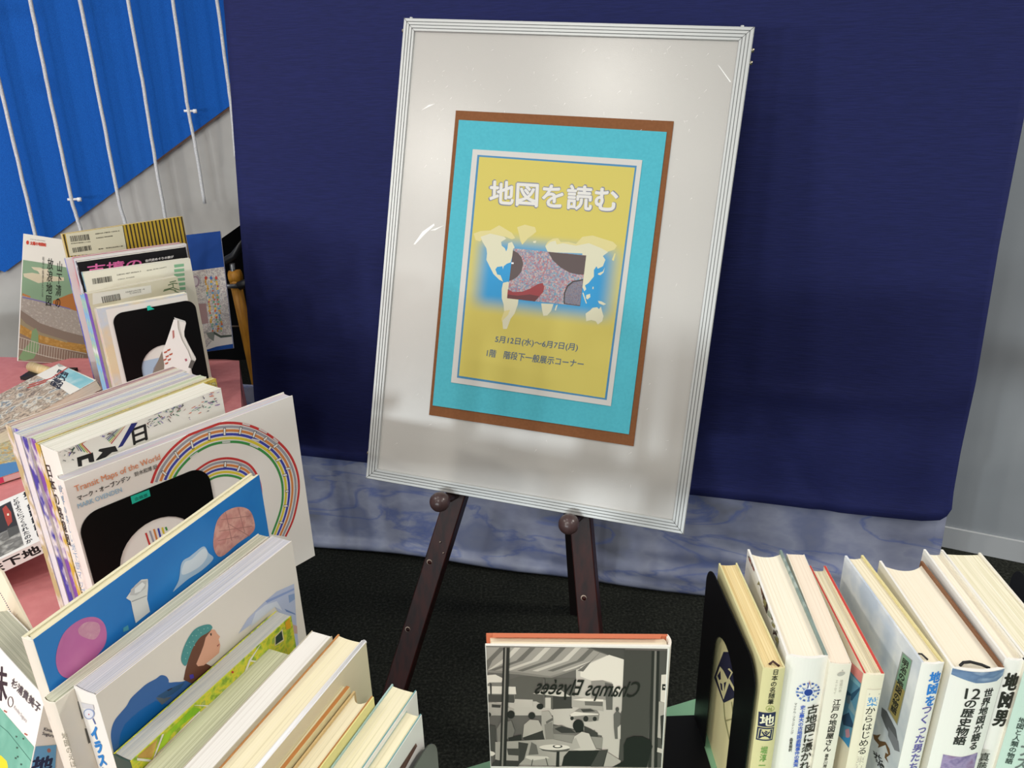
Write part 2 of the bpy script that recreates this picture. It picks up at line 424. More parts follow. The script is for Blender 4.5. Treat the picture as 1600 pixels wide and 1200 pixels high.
edge = [(-.625, 1.66), (-.47, 1.2), (-.36, .9), (-.29, .7), (-.22, .55), (-.15, .42), (-.085, .37), (-.085, .1)]
outl = edge+[(-1.9, .1), (-1.9, 1.9), (-1.45, 1.76), (-1.1, 1.71)]
pt_ = root('display_table', (-.9, .9, 0), 0, 'low table covered with a pink cloth, holding the left books', 'table')
prism('table_top', outl, TZ-.028, TZ-.003, dark, pt_, inv=INV[pt_.name])
for (x, y) in ((-.6, 1.5), (-1.7, 1.6), (-1.7, .2), (-.3, .2)):
    prism('leg', [(x-.02, y-.02), (x+.02, y-.02), (x+.02, y+.02), (x-.02, y+.02)], 0, TZ-.028, dark, pt_, inv=INV[pt_.name])
pink = mat('c88080', .85, 'noise', 'c27879', 60, .0004, spec=.15)
# cloth: a gently rumpled top and a hanging skirt at the far right corner
bm = bmesh.new(); vs = [bm.verts.new((x, y, TZ-.0015)) for x, y in outl]; f0 = bm.faces.new(vs)
for i in range(1, 50):
    for no, co in (((1, 0, 0), (-1.9+i*.04, 0, 0)), ((0, 1, 0), (0, .1+i*.036, 0))):
        bmesh.ops.bisect_plane(bm, geom=bm.verts[:]+bm.edges[:]+bm.faces[:], plane_co=co, plane_no=no)
for v in bm.verts:      # soft ridges where nothing stands
    x, y = v.co.x, v.co.y
    d1 = (y-.80)+.25*(x+.62); m_ = math.exp(-((x+.60)/.06)**2)
    v.co.z += .010*m_*math.exp(-(d1/.014)**2)
for f in bm.faces: f.smooth = True
me = bpy.data.meshes.new('tablecloth'); bm.to_mesh(me); bm.free(); me.materials.append(pink)
tc = root('pink_tablecloth', (-.9, .9, .7), 0, 'pink cotton cloth spread over the left table with a hanging corner', 'tablecloth')
ct = bpy.data.objects.new('cloth_top', me); COL.objects.link(ct); ct.parent = tc; me.transform(INV[tc.name])
V = []; Fc = []
sk = [(-1.1, 1.71), (-.9, 1.695), (-.75, 1.68), (-.66, 1.67), (-.625, 1.66), (-.61, 1.62), (-.58, 1.53), (-.53, 1.38), (-.47, 1.2)]
path = []
for (x0, y0), (x1, y1) in zip(sk, sk[1:]):
    for i in range(8): path.append((x0+(x1-x0)*i/8, y0+(y1-y0)*i/8))
path.append(sk[-1])
for j in range(13):
    for i, (x, y) in enumerate(path):
        k = j/12; rp = .014*k*math.sin(i*.75)+.01*k*math.sin(i*.31)
        V.append((x+rp-.015*k, y+rp*.5, TZ-.001-.32*k))
n = len(path)
for j in range(12):
    for i in range(n-1): Fc.append((j*n+i, j*n+i+1, (j+1)*n+i+1, (j+1)*n+i))
meshobj('cloth_skirt', V, Fc, pink, tc, smooth=True, inv=INV[tc.name])

# ------------------------------------------------------------------ easel, whiteboard and poster
TL = Vector((-.1812, 1.5602, 1.3948)); BX = Vector((.9601, -.2734, -.0581)).normalized(); BD = Vector((-.1289, -.2487, -.96))
BD = (BD-BX*BD.dot(BX)).normalized(); BN = BX.cross(-BD).normalized()
BW, BH = .62, .87
wb = root('whiteboard', tuple(TL+BD*BH+BX*BW/2), 0, 'white display board in a ribbed aluminium frame propped on the easel', 'board')
wb.rotation_euler = Matrix((BX, -BD, BN)).transposed().to_euler()
mw = Matrix((BX, -BD, BN)).transposed().to_4x4(); mw.translation = TL+BD*BH+BX*BW/2
MW[wb.name] = mw; INV[wb.name] = mw.inverted()
def bl(a, d, e): return INV[wb.name] @ (TL+BX*a+BD*d+BN*e)
def bq(name, a0, d0, a1, d1, e0, e1, m, parent):
    v = [bl(a, d, e) for e in (e0, e1) for a, d in ((a0, d0), (a1, d0), (a1, d1), (a0, d1))]
    return fix(meshobj(name, v, [(0, 1, 2, 3), (4, 7, 6, 5), (0, 4, 5, 1), (1, 5, 6, 2), (2, 6, 7, 3), (3, 7, 4, 0)], m, parent))
boardm = mat('b7b4ae', .25, 'noise', None, 520, .00010, coat=.0, spec=.6, detail=3)
bq('board_surface', .018, .018, BW-.018, BH-.018, -.012, 0, boardm, wb)
alu = mat('bcbebc', .38, metal=.25, spec=.6); groove = mat('8c8e8c', .5, metal=.3)
prof = [(0, -.016, 0), (0, .002, 0), (.0015, .0045, 0), (.006, .0045, 1), (.0062, .003, 1), (.0072, .003, 0), (.0074, .0045, 0), (.0115, .0045, 1), (.0117, .003, 1), (.0127, .003, 0),
        (.0129, .0045, 0), (.0170, .0045, 1), (.0172, .003, 1), (.0182, .003, 0), (.0184, .004, 0), (.022, .004, 0), (.0232, .0003, 0)]
cor = [(0, 0, 1, 1), (BW, 0, -1, 1), (BW, BH, -1, -1), (0, BH, 1, -1)]
for i in range(4):
    c0, c1 = cor[i], cor[(i+1) % 4]; V = []; Fc = []; fm = []
    for d_, h, g_ in prof:
        V.append(bl(c0[0]+c0[2]*d_, c0[1]+c0[3]*d_, h)); V.append(bl(c1[0]+c1[2]*d_, c1[1]+c1[3]*d_, h))
    for k in range(len(prof)-1):
        Fc.append((2*k, 2*k+1, 2*k+3, 2*k+2)); fm.append(prof[k][2])
    fr = meshobj('frame_side', V, Fc, [alu, groove], wb, fm)
    # mitre seam
for i, (x, y, sx, sy) in enumerate(cor):
    v = [bl(x+sx*.0008, y+sy*.0002, .0047), bl(x+sx*.0225, y+sy*.0222, .0047), bl(x+sx*.0222, y+sy*.0226, .0047), bl(x+sx*.0002, y+sy*.0008, .0047)]
    meshobj('mitre_seam', v, [(0, 1, 2, 3)], mat('4a4a4a', .6), wb)
for a_, d_ in ((BW+.0, .035), (BW+.0, .055), (.0, .02), (0, BH-.05)):
    tube('screw', [bl(a_-.002, d_, -.005), bl(a_+(.004 if a_ > .1 else -.004), d_, -.005)], .0035, mat('a8a08a', .3, metal=.9), wb, 8)
tube('corner_pin', [bl(.013, -.002, 0), bl(.013, .001, 0)], .003, alu, wb, 8)
tube('corner_pin', [bl(BW-.02, -.002, 0), bl(BW-.02, .001, 0)], .003, alu, wb, 8)
bs = Surf(TL, BX, -BD, BN, wb, (.024, BW-.024), (-BH+.024, -.024))
scr = mat('f3f2ef', .6)
items = []
c7 = cr(560, 0, 2.5)
for q in [[(1403, 252), (1410, 258), (1456, 320), (1451, 321)], [(245, 432), (275, 410), (300, 405), (270, 420)], [(215, 955), (250, 905), (295, 873), (298, 880), (260, 915), (222, 955)],
          [(280, 900), (335, 880), (300, 900)], [(560, 52), (562, 50), (565, 60)]]:
    items.append((scr, c7(q)))
rs = random.Random(3)
for i in range(240):      # fine scuffs in the writing surface
    a_, b2 = rs.uniform(.04, .58), -rs.uniform(.04, .3 if i % 2 else .82); t_ = rs.uniform(0, 3.1); l_ = rs.uniform(.002, .009)
    items.append((scr, [(a_, b2), (a_+l_*math.cos(t_), b2+l_*math.sin(t_)), (a_+l_*math.cos(t_)+.0004, b2+l_*math.sin(t_)-.0003)], 'uv'))
sc_ = art(bs, wb, 'surface_scuffs', items); sc_['kind'] = 'stuff'

po = root('poster', tuple(TL+BX*.31+BD*.72+BN*.001), 0, 'exhibition poster with a world map on brown and turquoise card, stuck to the whiteboard', 'poster')
po.rotation_euler = wb.rotation_euler
mp_ = mw.copy(); mp_.translation = TL+BX*.31+BD*.72+BN*.001; MW[po.name] = mp_; INV[po.name] = mp_.inverted()
def card(name, q, e0, e1, m):
    s_ = Surf(TL, BX, -BD, BN, po)
    pts = [s_.ab(*p) for p in q]
    v = [s_.pt(a, b, e0) for a, b in pts]+[s_.pt(a, b, e1) for a, b in pts]
    return fix(meshobj(name, v, [(0, 1, 2, 3), (4, 7, 6, 5), (0, 4, 5, 1), (1, 5, 6, 2), (2, 6, 7, 3), (3, 7, 4, 0)], m, po))
brown = mat('825434', .8, 'noise', '7c4f30', 200, spec=.2); turq = mat('52b2c1', .75, 'noise', '4eacbc', 200, spec=.2); paper = mat('c9c7c2', .6)
card('brown_card', [(713, 173), (1053, 190), (990, 697), (671, 648)], .0004, .0024, brown)
card('turquoise_card', [(718, 188), (1042, 207), (983, 678), (677, 633)], .0026, .0040, turq)
pp = card('printed_sheet', [(740, 234), (1004, 251), (955, 634), (706, 597)], .0042, .0052, paper)
ps_ = Surf(TL+BN*.0052, BX, -BD, BN, po)
ya, yb = ps_.ab(746, 248), ps_.ab(953, 616)
# yellow print whose middle fades into the blue sea: a print gradient
ym = bpy.data.materials.new('poster_print'); ym.use_nodes = True
nt = ym.node_tree; N = nt.nodes; L = nt.links; b = N['Principled BSDF']; b.inputs['Roughness'].default_value = .55; b.inputs['Specular IOR Level'].default_value = .3
tcn = N.new('ShaderNodeTexCoord'); sep = N.new('ShaderNodeSeparateXYZ'); L.new(tcn.outputs['Object'], sep.inputs[0])
o3 = INV[po.name]
def locpt(u, v):
    a, b2 = ps_.ab(u, v); return o3 @ (ps_.O+ps_.X*a+ps_.Y*b2)
p1, p2 = locpt(752, 366), locpt(947, 497)
def ramp(sock, a, b2, soft):
    m1 = N.new('ShaderNodeMapRange'); m1.interpolation_type = 'SMOOTHSTEP'; L.new(sock, m1.inputs[0])
    m1.inputs[1].default_value = a; m1.inputs[2].default_value = a+soft; m1.inputs[3].default_value = 0; m1.inputs[4].default_value = 1
    m2 = N.new('ShaderNodeMapRange'); m2.interpolation_type = 'SMOOTHSTEP'; L.new(sock, m2.inputs[0])
    m2.inputs[1].default_value = b2-soft; m2.inputs[2].default_value = b2; m2.inputs[3].default_value = 1; m2.inputs[4].default_value = 0
    mm = N.new('ShaderNodeMath'); mm.operation = 'MULTIPLY'; L.new(m1.outputs[0], mm.inputs[0]); L.new(m2.outputs[0], mm.inputs[1]); return mm
r1 = ramp(sep.outputs[0], min(p1.x, p2.x)-.022, max(p1.x, p2.x)+.026, .048); r2 = ramp(sep.outputs[1], min(p1.y, p2.y)-.02, max(p1.y, p2.y)+.012, .04)
mm = N.new('ShaderNodeMath'); mm.operation = 'MULTIPLY'; L.new(r1.outputs[0], mm.inputs[0]); L.new(r2.outputs[0], mm.inputs[1])
mx = N.new('ShaderNodeMix'); mx.data_type = 'RGBA'; L.new(mm.outputs[0], mx.inputs[0]); mx.inputs[6].default_value = lin('c8ba5c'); mx.inputs[7].default_value = lin('2a8fc4')
L.new(mx.outputs[2], b.inputs['Base Color'])
art(ps_, pp, 'blue_border', [('3f7fa8', [(746, 242), (995, 259), (948, 625), (714, 590)])])
art(ps_, pp, 'yellow_print', [(ym, [(749, 245), (992, 262), (945, 622), (717, 587)])])
P3 = cr(700, 240, 5); P4 = cr(700, 460, 5)
land = mat('cfccb0', .55); landy = mat('d0c588', .55)
lands = [
    (landy, P3([(200, 625), (255, 605), (330, 600), (400, 560), (450, 590), (500, 620), (525, 660), (500, 670), (450, 650), (400, 640), (340, 650), (280, 660), (250, 685), (215, 675)])),
    (land, P3([(255, 650), (330, 625), (400, 640), (440, 650), (455, 665), (415, 690), (420, 720), (445, 740), (455, 765), (465, 740), (470, 700), (500, 690), (520, 730), (505, 790), (490, 850), (460, 860), (435, 880), (430, 905), (425, 880), (385, 885), (370, 905), (385, 945), (410, 950), (420, 975), (430, 1000), (400, 985), (355, 940), (330, 890), (300, 830), (305, 780), (300, 740), (270, 690)])),
    (landy, P3([(540, 575), (600, 555), (680, 575), (690, 610), (655, 640), (625, 660), (600, 690), (580, 712), (565, 680), (555, 630)])),
    (land, P3([(665, 685), (690, 680), (685, 698), (668, 698)])),
    (landy, P3([(760, 720), (780, 690), (820, 665), (860, 660), (880, 690), (940, 690), (1000, 705), (1050, 650), (1130, 640), (1210, 665), (1290, 690), (1320, 720), (1300, 750), (1240, 770), (1200, 790), (860, 760), (790, 760)])),
    (land, P3([(760, 725), (800, 690), (840, 680), (850, 710), (900, 700), (1000, 720), (1100, 700), (1200, 740), (1250, 770), (1210, 800), (1230, 830), (1210, 880), (1170, 900), (1160, 880), (1140, 910), (1140, 960), (1100, 1010), (1070, 1030), (1080, 1060), (1065, 1075), (1040, 1020), (1050, 780), (780, 770)])),
    (land, P3([(1170, 945), (1190, 950), (1215, 930), (1225, 890), (1210, 920), (1175, 935)])),
    (landy, P3([(1280, 830), (1300, 780), (1310, 780), (1295, 840)])),
    (land, P3([(430, 1010), (470, 1000), (520, 1060), (555, 1110), (545, 1180), (520, 1250), (490, 1290), (460, 1370), (430, 1370), (425, 1310), (440, 1250), (435, 1180), (420, 1130), (420, 1060)])),
    (landy, P4([(440, 130), (485, 120), (470, 160), (440, 190), (420, 215), (418, 190)])),
    (land, P4([(728, 70), (825, 75), (805, 130), (775, 165), (745, 168), (735, 120)])),
    (land, P4([(845, 85), (858, 80), (842, 128), (833, 122)])),
    (land, P4([(1075, 150), (1110, 125), (1130, 105), (1165, 100), (1180, 115), (1195, 95), (1205, 135), (1215, 170), (1205, 210), (1170, 235), (1155, 210), (1120, 200), (1080, 210)])),
    (land, P3([(1080, 1105), (1110, 1095), (1112, 1120), (1090, 1140), (1078, 1130)])), (land, P3([(1130, 1040), (1138, 1040), (1136, 1060), (1128, 1058)])),
    (land, P3([(1172, 1150), (1200, 1155), (1235, 1175), (1215, 1185), (1180, 1170)])), (land, P3([(1050, 1090), (1058, 1085), (1085, 1170), (1078, 1172)]))]
art(ps_, pp, 'world_map', lands)
mapm = mat('a87880', .5, 'cells', ['6f8098', 'bca09c', '5f94a8', 'a85f68', 'b0a49c'], 420, lo=.1, hi=.9)
dk = mat('4c3c3a', .4)
mpx = P3([(510, 740), (1080, 795), (1032, 1192), (462, 1130)])
ph = art(ps_, pp, 'map_photo', [(mapm, mpx), (dk, P3([(508, 755), (545, 775), (575, 810), (588, 860), (575, 920), (545, 960), (508, 985), (478, 995)])),
    (dk, P3([(783, 768), (1080, 797), (1062, 945), (1020, 945), (950, 930), (880, 890), (820, 835)])),
    ('3c3434', P3([(903, 1150), (905, 1090), (930, 1030), (975, 995), (1056, 980), (1032, 1192), (905, 1175)])),
    (mat('7c7680', .5, 'cells', ['56708a', '8a7a78', '6a6070'], 900), P3([(912, 1150), (915, 1092), (938, 1040), (980, 1005), (1053, 992), (1031, 1186), (915, 1170)])),
    ('8e3236', P3([(468, 1060), (510, 1082), (580, 1078), (640, 1055), (700, 1020), (740, 1010), (752, 1040), (745, 1080), (715, 1115), (680, 1155), (462, 1130)])),
    ('5f2c2e', P3([(465, 1100), (540, 1110), (640, 1100), (715, 1115), (680, 1155), (462, 1130)])), ('e8e8e8', P3([(495, 850), (513, 850), (513, 862), (495, 862)]))])
text(ps_, pp, '地図を読む', (765.5, 281), (967, 293), (764, 319), '7d7f8c', .0032, 'title_outline')
text(ps_, pp, '地図を読む', (766.5, 282), (966, 294), (765, 318), 'd6d4ce', .0017, 'title_lettering')
text(ps_, pp, '5月12日(水)～6月7日(月)', (775, 524), (904, 537), (773, 536.5), '4b6076', .0003, 'date_lettering')
text(ps_, pp, '1階　階段下一般展示コーナー', (762, 545), (913, 563), (760, 557), '4b6076', .0003, 'place_lettering')

ez = root('easel', (.02, 1.25, 0), 0, 'dark brown wooden easel with peg holes, carrying the whiteboard', 'easel')
EI = INV[ez.name]
ewood = mat('38140f', .42, 'noise', '200e0d', 14, spec=.25, stretch=(6, 6, .6)); ewood_shade = mat('120c0c', .4, spec=.3)  # second wood is near black: the rear leg's shadow side put into its colour
LP = TL-BN*.033
def eon(u, v, e=0): return on(u, v, LP, BN)+BN*e
def plank(name, top, bot, wtop, wbot, th, m, zfloor=True):
    """a sawn leg: front face in the easel plane"""
    a, b2 = Vector(top), Vector(bot); d_ = (b2-a).normalized()
    if zfloor: b2 = a+d_*((0-a.z)/d_.z)
    sx = BN.cross(d_).normalized(); V = []
    for p, ww in ((a, wtop), (b2, wbot)):
        for e in (0, -th):
            V += [p-sx*ww/2+BN*e, p+sx*ww/2+BN*e]
    for i in (4, 5, 6, 7): V[i] = V[i]+d_*((0.0-V[i].z)/d_.z)
    o = meshobj(name, V, [(0, 1, 5, 4), (2, 6, 7, 3), (0, 4, 6, 2), (1, 3, 7, 5), (0, 2, 3, 1), (4, 5, 7, 6)], m, ez, inv=EI)
    fix(o); bv = o.modifiers.new('edges', 'BEVEL'); bv.width = .002; bv.segments = 2; return o, d_, a
l0, l1 = eon(709, 780), eon(621, 1060); r0, r1 = eon(906, 815), eon(921, 990)
ld = (l0-l1).normalized(); rd = (r0-r1).normalized()
for (a, b2, dd) in ((l0, l1, ld), (r0, r1, rd)):
    top = a+dd*.66
    plank('leg', top, b2, .036, .044, .036, ewood)
# peg holes with a light rim, pegs with ball ends
for (u, v) in ((671, 878), (637, 983), (912, 934), (688, 847), (693, 864)):
    r_ = .0056 if v not in (847, 864) else .0016
    c = eon(u, v, .0006)
    tube('peg_hole', [c-BN*.0004, c+BN*.0002], r_, mat('b5a494', .5), ez, 14, EI)
    tube('peg_hole_core', [c-BN*.0002+BX*.0008+BD*.0006, c+BN*.0005+BX*.0008+BD*.0006], r_*.8, ewood, ez, 14, EI)
pegw = mat('4f3d3c', .3, 'noise', '433130', 30, spec=.5)
for (u, v) in ((684, 787), (887, 822)):
    tip = on(u, v, TL+BN*.03, BN)
    lp = tip-BN*.058
    bar = lathe('peg', [(.010, -.004), (.0105, .03), (.0095, .04), (.0085, .048), (.009, .051), (.0145, .057), (.0178, .064), (.019, .072), (.0178, .080), (.0135, .087), (.007, .0905), (.001, .0915)],
          tip-BN*.072+(BX*.012 if u < 800 else BX*.010)-BD*.004, BN-BX*.12, pegw, ez, 24, EI)
# rear leg, crossbar and top block
topc = (l0+ld*.62+r0+rd*.62)/2-BN*.04
rb = Vector((.16, 1.62, 0)); tube_pts = [topc, rb]
a = Vector(topc); d_ = (rb-a).normalized(); sx = Vector((1, -.28, 0)).normalized(); sy = d_.cross(sx).normalized(); V = []
for p in (a, rb):
    for e in (-.018, .018): V += [p-sx*.02+sy*e, p+sx*.02+sy*e]
for i in (4, 5, 6, 7): V[i].z = 0
fix(meshobj('rear_leg', V, [(0, 1, 5, 4), (2, 6, 7, 3), (0, 4, 6, 2), (1, 3, 7, 5), (0, 2, 3, 1), (4, 5, 7, 6)], ewood_shade, ez, inv=EI))
def bar_(name, a, b2, h, th, m, off):
    V = []
    for p in (a, b2):
        for e in (off, off-th): V += [p-BD*h/2+BN*e, p+BD*h/2+BN*e]
    return fix(meshobj(name, V, [(0, 1, 5, 4), (2, 6, 7, 3), (0, 4, 6, 2), (1, 3, 7, 5), (0, 2, 3, 1), (4, 5, 7, 6)], m, ez, inv=EI))
bar_('crossbar', l0+ld*.2, r0+rd*.2, .04, .015, ewood, -.036)
bar_('top_block', l0+ld*.62, r0+rd*.62, .08, .03, ewood, -.036)

# ------------------------------------------------------------------ bookend builder
blackm = mat('070708', .4, 'noise', None, 700, .00004, spec=.2)
def bookend(label, px0, px1, ztop, side, wd=None, h=None, base_len=.09, m=blackm, flip=1, rad=.02, arch=(.5, .3, .62), zb=TZ, group='sheet metal bookends', k=None):
    if k:
        A, B = on(*px0, k.face.O, k.face.N), on(*px1, k.face.O, k.face.N); ztop = (A.z+B.z)/2
    else: A, B = at(*px0, ztop), at(*px1, ztop)
    x = B-A; x.z = 0; wd = wd or x.length; x.normalize()
    h = ztop-zb; r = root('bookend', (A.x, A.y, zb), math.atan2(x.y, x.x), label, 'bookend', group)
    cx, hw, ah = arch[0]*wd, arch[1]*wd, arch[2]*h
    out = [(0, 0.001), (0, h-rad)]+[(rad-rad*math.cos(t), h-rad+rad*math.sin(t)) for t in [math.pi/2*i/8 for i in range(1, 9)]]
    out += [(wd-rad+rad*math.sin(t), h-rad+rad*math.cos(t)) for t in [math.pi/2*i/8 for i in range(9)]]+[(wd, 0.001), (cx+hw, 0.001)]
    out += [(cx+hw*math.cos(t), ah-hw+hw*math.sin(t)) for t in [math.pi*i/16 for i in range(17)]]+[(cx-hw, 0.001)]
    n = len(out); th = .0009; V = [(x_, 0, z_) for x_, z_ in out]+[(x_, th*side, z_) for x_, z_ in out]
    f = [tuple(range(n)), tuple(range(n, 2*n))[::-1]]+[(i, n+i, n+(i+1) % n, (i+1) % n) for i in range(n)]
    fix(meshobj('upright', V, f, m, r))
    # base tongue on the book side, foot plate on the free side
    box('foot_plate', (0, -base_len*flip*side if flip else 0, 0), (wd, 0, .0009), m, r)
    yw = Vector((-x.y, x.x, 0))*side
    s_ = Surf(Vector((A.x, A.y, zb)), x, Vector((0, 0, 1)), -yw, r)
    return r, s_, x, yw

# ------------------------------------------------------------------ right row of hardcovers on the green table
RG = 'hardcovers in the right row'
cream = pages('e6dcc0', ['efe6cd', 'd8cba8']); ivory = pages('efe6d2', ['f3ebd8', 'e4d9c0']); aged = pages('d9bf85', ['e9d6a4', 'cdb27a'], s=.6)
white = mat('ece9e2', .38, spec=.45); ivw = mat('e8e2d2', .42, spec=.4)
c15 = cr(1080, 840, 1/.3); c66 = cr(1210, 1020, 6.667); c67 = cr(1300, 1020, 6.667); c68 = cr(1440, 1020, 6.667); c75 = cr(1020, 1040, 7.5)
def T3(f, a, b, c): return f([a, b, c])
beige = mat('d8cf9c', .45, spec=.4)
b1 = book('hardcover_book', 'thin beige hardcover with yellowed pages beside the black bookend, first of the right row', (1191, 1041), (1123, 880), .888, .188, .0165, -1, beige, aged, W=.130, group=RG, b=.0013, over=.0012, conc=.0008)
art(b1.sp, b1.spine, 'spine_emblem', [('24274a', [(1185, 1111), (1211.5, 1110), (1209, 1132.5), (1183.5, 1132.5)]), ('24274a', [(1183, 1134), (1209, 1134), (1206, 1154), (1180.5, 1154)]), ('d8cf9c', [(1185, 1136), (1207, 1136), (1204.5, 1152), (1182.5, 1152)])]
    + [('9aa65c', q) for q in quads(el(1202, 1104, 6.5, 4.5, 16)+[(1208.5, 1104)], .8)])
text(b1.sp, b1.spine, '日\n本\nの\n名\n随\n筆', (1206.5, 1043), (1216, 1043), (1197.5, 1097), '2a2622', .0001)
text(b1.sp, b1.spine, '地', (1187.5, 1113.5), (1209, 1113), (1186, 1130.5), 'ece6c8', .0004); text(b1.sp, b1.spine, '図', (1186.5, 1137), (1205.5, 1137), (1184, 1151), '24274a', .0003)
text(b1.sp, b1.spine, '堀\n淳\n一', (1188, 1163), (1198.5, 1163), (1184, 1193), '6aa04c', .0001); text(b1.sp, b1.spine, '46', (1198.5, 1101.5), (1205.5, 1101.5), (1197.5, 1107), '7a8a3c')
nv = '24243a'
art(b1.face, b1.front, 'cover_pattern', [(nv, c75([(720, 140), (760, 20), (830, -160), (1000, -160), (990, 330), (950, 380), (830, 440)])), ('cfc795', c75([(745, 130), (790, 10), (830, 60), (900, 200), (830, 400)])),
    (nv, c75([(760, 120), (795, 60), (800, 160), (780, 170)])), (nv, c75([(790, 200), (815, 215), (820, 300), (800, 280)])), (nv, c75([(835, 200), (865, 190), (840, 300)])), ('cfc795', c75([(900, 30), (940, 80), (900, 150), (980, 300), (960, 310), (880, 170), (920, 80), (880, 40)])),
    ('8f8c60', c75([(826, 430), (838, 430), (850, 600), (905, 860), (895, 870), (840, 620)])), ('8f8c60', c75([(920, 430), (930, 420), (950, 560), (940, 590)])), ('8f8c60', c75([(850, 640), (930, 620), (930, 632), (855, 655)]))])
tube('ribbon', [b1.base+b1.Z*.187+b1.yw*.006+b1.x*.004, b1.base+b1.Z*.189+b1.yw*.009+b1.x*.005, b1.base+b1.Z*.187+b1.yw*.013+b1.x*.002], .0009, mat('3a1f1c'), b1.r, 6, INV[b1.r.name])

b2 = book('hardcover_book', 'thick white hardcover with a blue compass rose on its spine', (1228.5, 1022), (1168, 858), .892, .192, .0305, -1, white, ivory, group=RG, back=mat('82948e', .5, 'noise', ['7a8c86', 'a8b4ac'], 90), conc=.005)
cc = (1261, 1076)
cells = []
for i in range(16):
    a = i*22.5; cells.append(('3a55a0' if i % 2 else '6f8cc8', [(cc[0]+19.5*math.cos(math.radians(a-7)), cc[1]+15*math.sin(math.radians(a-7))), (cc[0]+19.5*math.cos(math.radians(a+7)), cc[1]+15*math.sin(math.radians(a+7))), (cc[0]+16*math.cos(math.radians(a+6)), cc[1]+12.2*math.sin(math.radians(a+6))), (cc[0]+16*math.cos(math.radians(a-6)), cc[1]+12.2*math.sin(math.radians(a-6)))]))
for i in range(8):
    a = math.radians(i*45+(0 if i % 2 else 0)); R1 = (20 if i % 2 == 0 else 15); P = lambda r, t: (cc[0]+r*math.cos(t), cc[1]+r*.78*math.sin(t))
    cells += [('31478f', [P(6, a-.5), P(R1, a), P(4, a)]), ('9db4e0', [P(6, a+.5), P(R1, a), P(4, a)])]
cells += [('dfe4f0', el(*cc, 8.3, 6.6)), ('26408f', el(*cc, 7, 5.6)), ('9a4a5a', [(1262.5, 1057), (1264.5, 1068), (1263, 1072), (1260.8, 1068)]), ('e6ecf6', [(1262.5, 1062), (1265, 1071), (1260, 1071)])]
art(b2.sp, b2.spine, 'compass_rose', cells)
text(b2.sp, b2.spine, '古\n地\n図\nに\n憑\nか\nれ\nた', (1260, 1097), (1279, 1097), (1244, 1212), '26231f', .00025, 'title_lettering')
text(b2.sp, b2.spine, '史\n上\n最\n大\nの\n古\n地\n図\n盗\n難\n事\n件\nの\n真\n実', (1248.5, 1096), (1256.5, 1096), (1237, 1192), '3f5fc0', .00015, 'subtitle_lettering')
text(b2.sp, b2.spine, 'マ\nイ\nケ\nル\n・\nブ\nラ\nン\nデ\nィ\nン\nグ', (1239, 1093), (1243.5, 1093), (1233, 1141), '3a3a3a', 0, 'author_lettering')
text(b2.sp, b2.spine, '森\n夏\n樹\n訳', (1232, 1147), (1237, 1147), (1230, 1168), '3a3a3a', .0001, 'author_lettering')
fl = []
rs = random.Random(5)
for i in range(26):
    t_ = rs.random(); u = 1185+35*t_+rs.uniform(-3, 2); v = 900+108*t_+rs.uniform(-4, 4); fl.append((rs.choice(['4a3026', '6c4434', '8a8256', '3c2a2a', '9aa090']), [(u, v), (u+rs.uniform(1, 4), v+rs.uniform(2, 6)), (u+rs.uniform(0, 3), v+rs.uniform(6, 16)), (u-rs.uniform(1, 3), v+rs.uniform(3, 8))]))
for i in range(12):
    t_ = rs.random(); fl.append((rs.choice(['8a3a34', '4c4a4a', 'a07a6a']), [(1169+8*t_, 868+18*t_), (1172+8*t_, 870+18*t_), (1171+8*t_, 876+18*t_)]))
art(b2.face, b2.front, 'cover_flecks', fl)

b3 = book('softcover_book', 'slim ivory book with pale spine between the compass book and the red-edged book', (1296.5, 1035), (1229, 865), .890, .190, .0155, -1, ivw, pages('ecdcc8', ['f0e2cf', 'e4d2bc']), group=RG, hard=False, bulge=.0012)
text(b3.sp, b3.spine, '江\n戸\nの\n地\n図\n屋\nさ\nん', (1302, 1091), (1314, 1091), (1285.5, 1172), '2c2925', .0002, 'title_lettering')
text(b3.sp, b3.spine, '喜\n多\n川\n周\n之\nの', (1288.5, 1176), (1294.5, 1176), (1283, 1208), '4a4642', .0001, 'subtitle_lettering')
text(b3.sp, b3.spine, 'エ\nッ\nセ\nイ', (1305, 1061), (1309, 1061), (1301, 1083), 'b9b4a8', 0); text(b3.sp, b3.spine, '地\n図\nの\n本', (1312, 1060), (1317, 1060), (1309, 1080), 'b9b4a8', 0)
art(b3.sp, b3.spine, 'spine_logo', [('b4b0a6', el(1313.5, 1051, 6.5, 3.2, rot=-15)), ('b4b0a6', el(1315.5, 1045.5, 1.2, 1))])

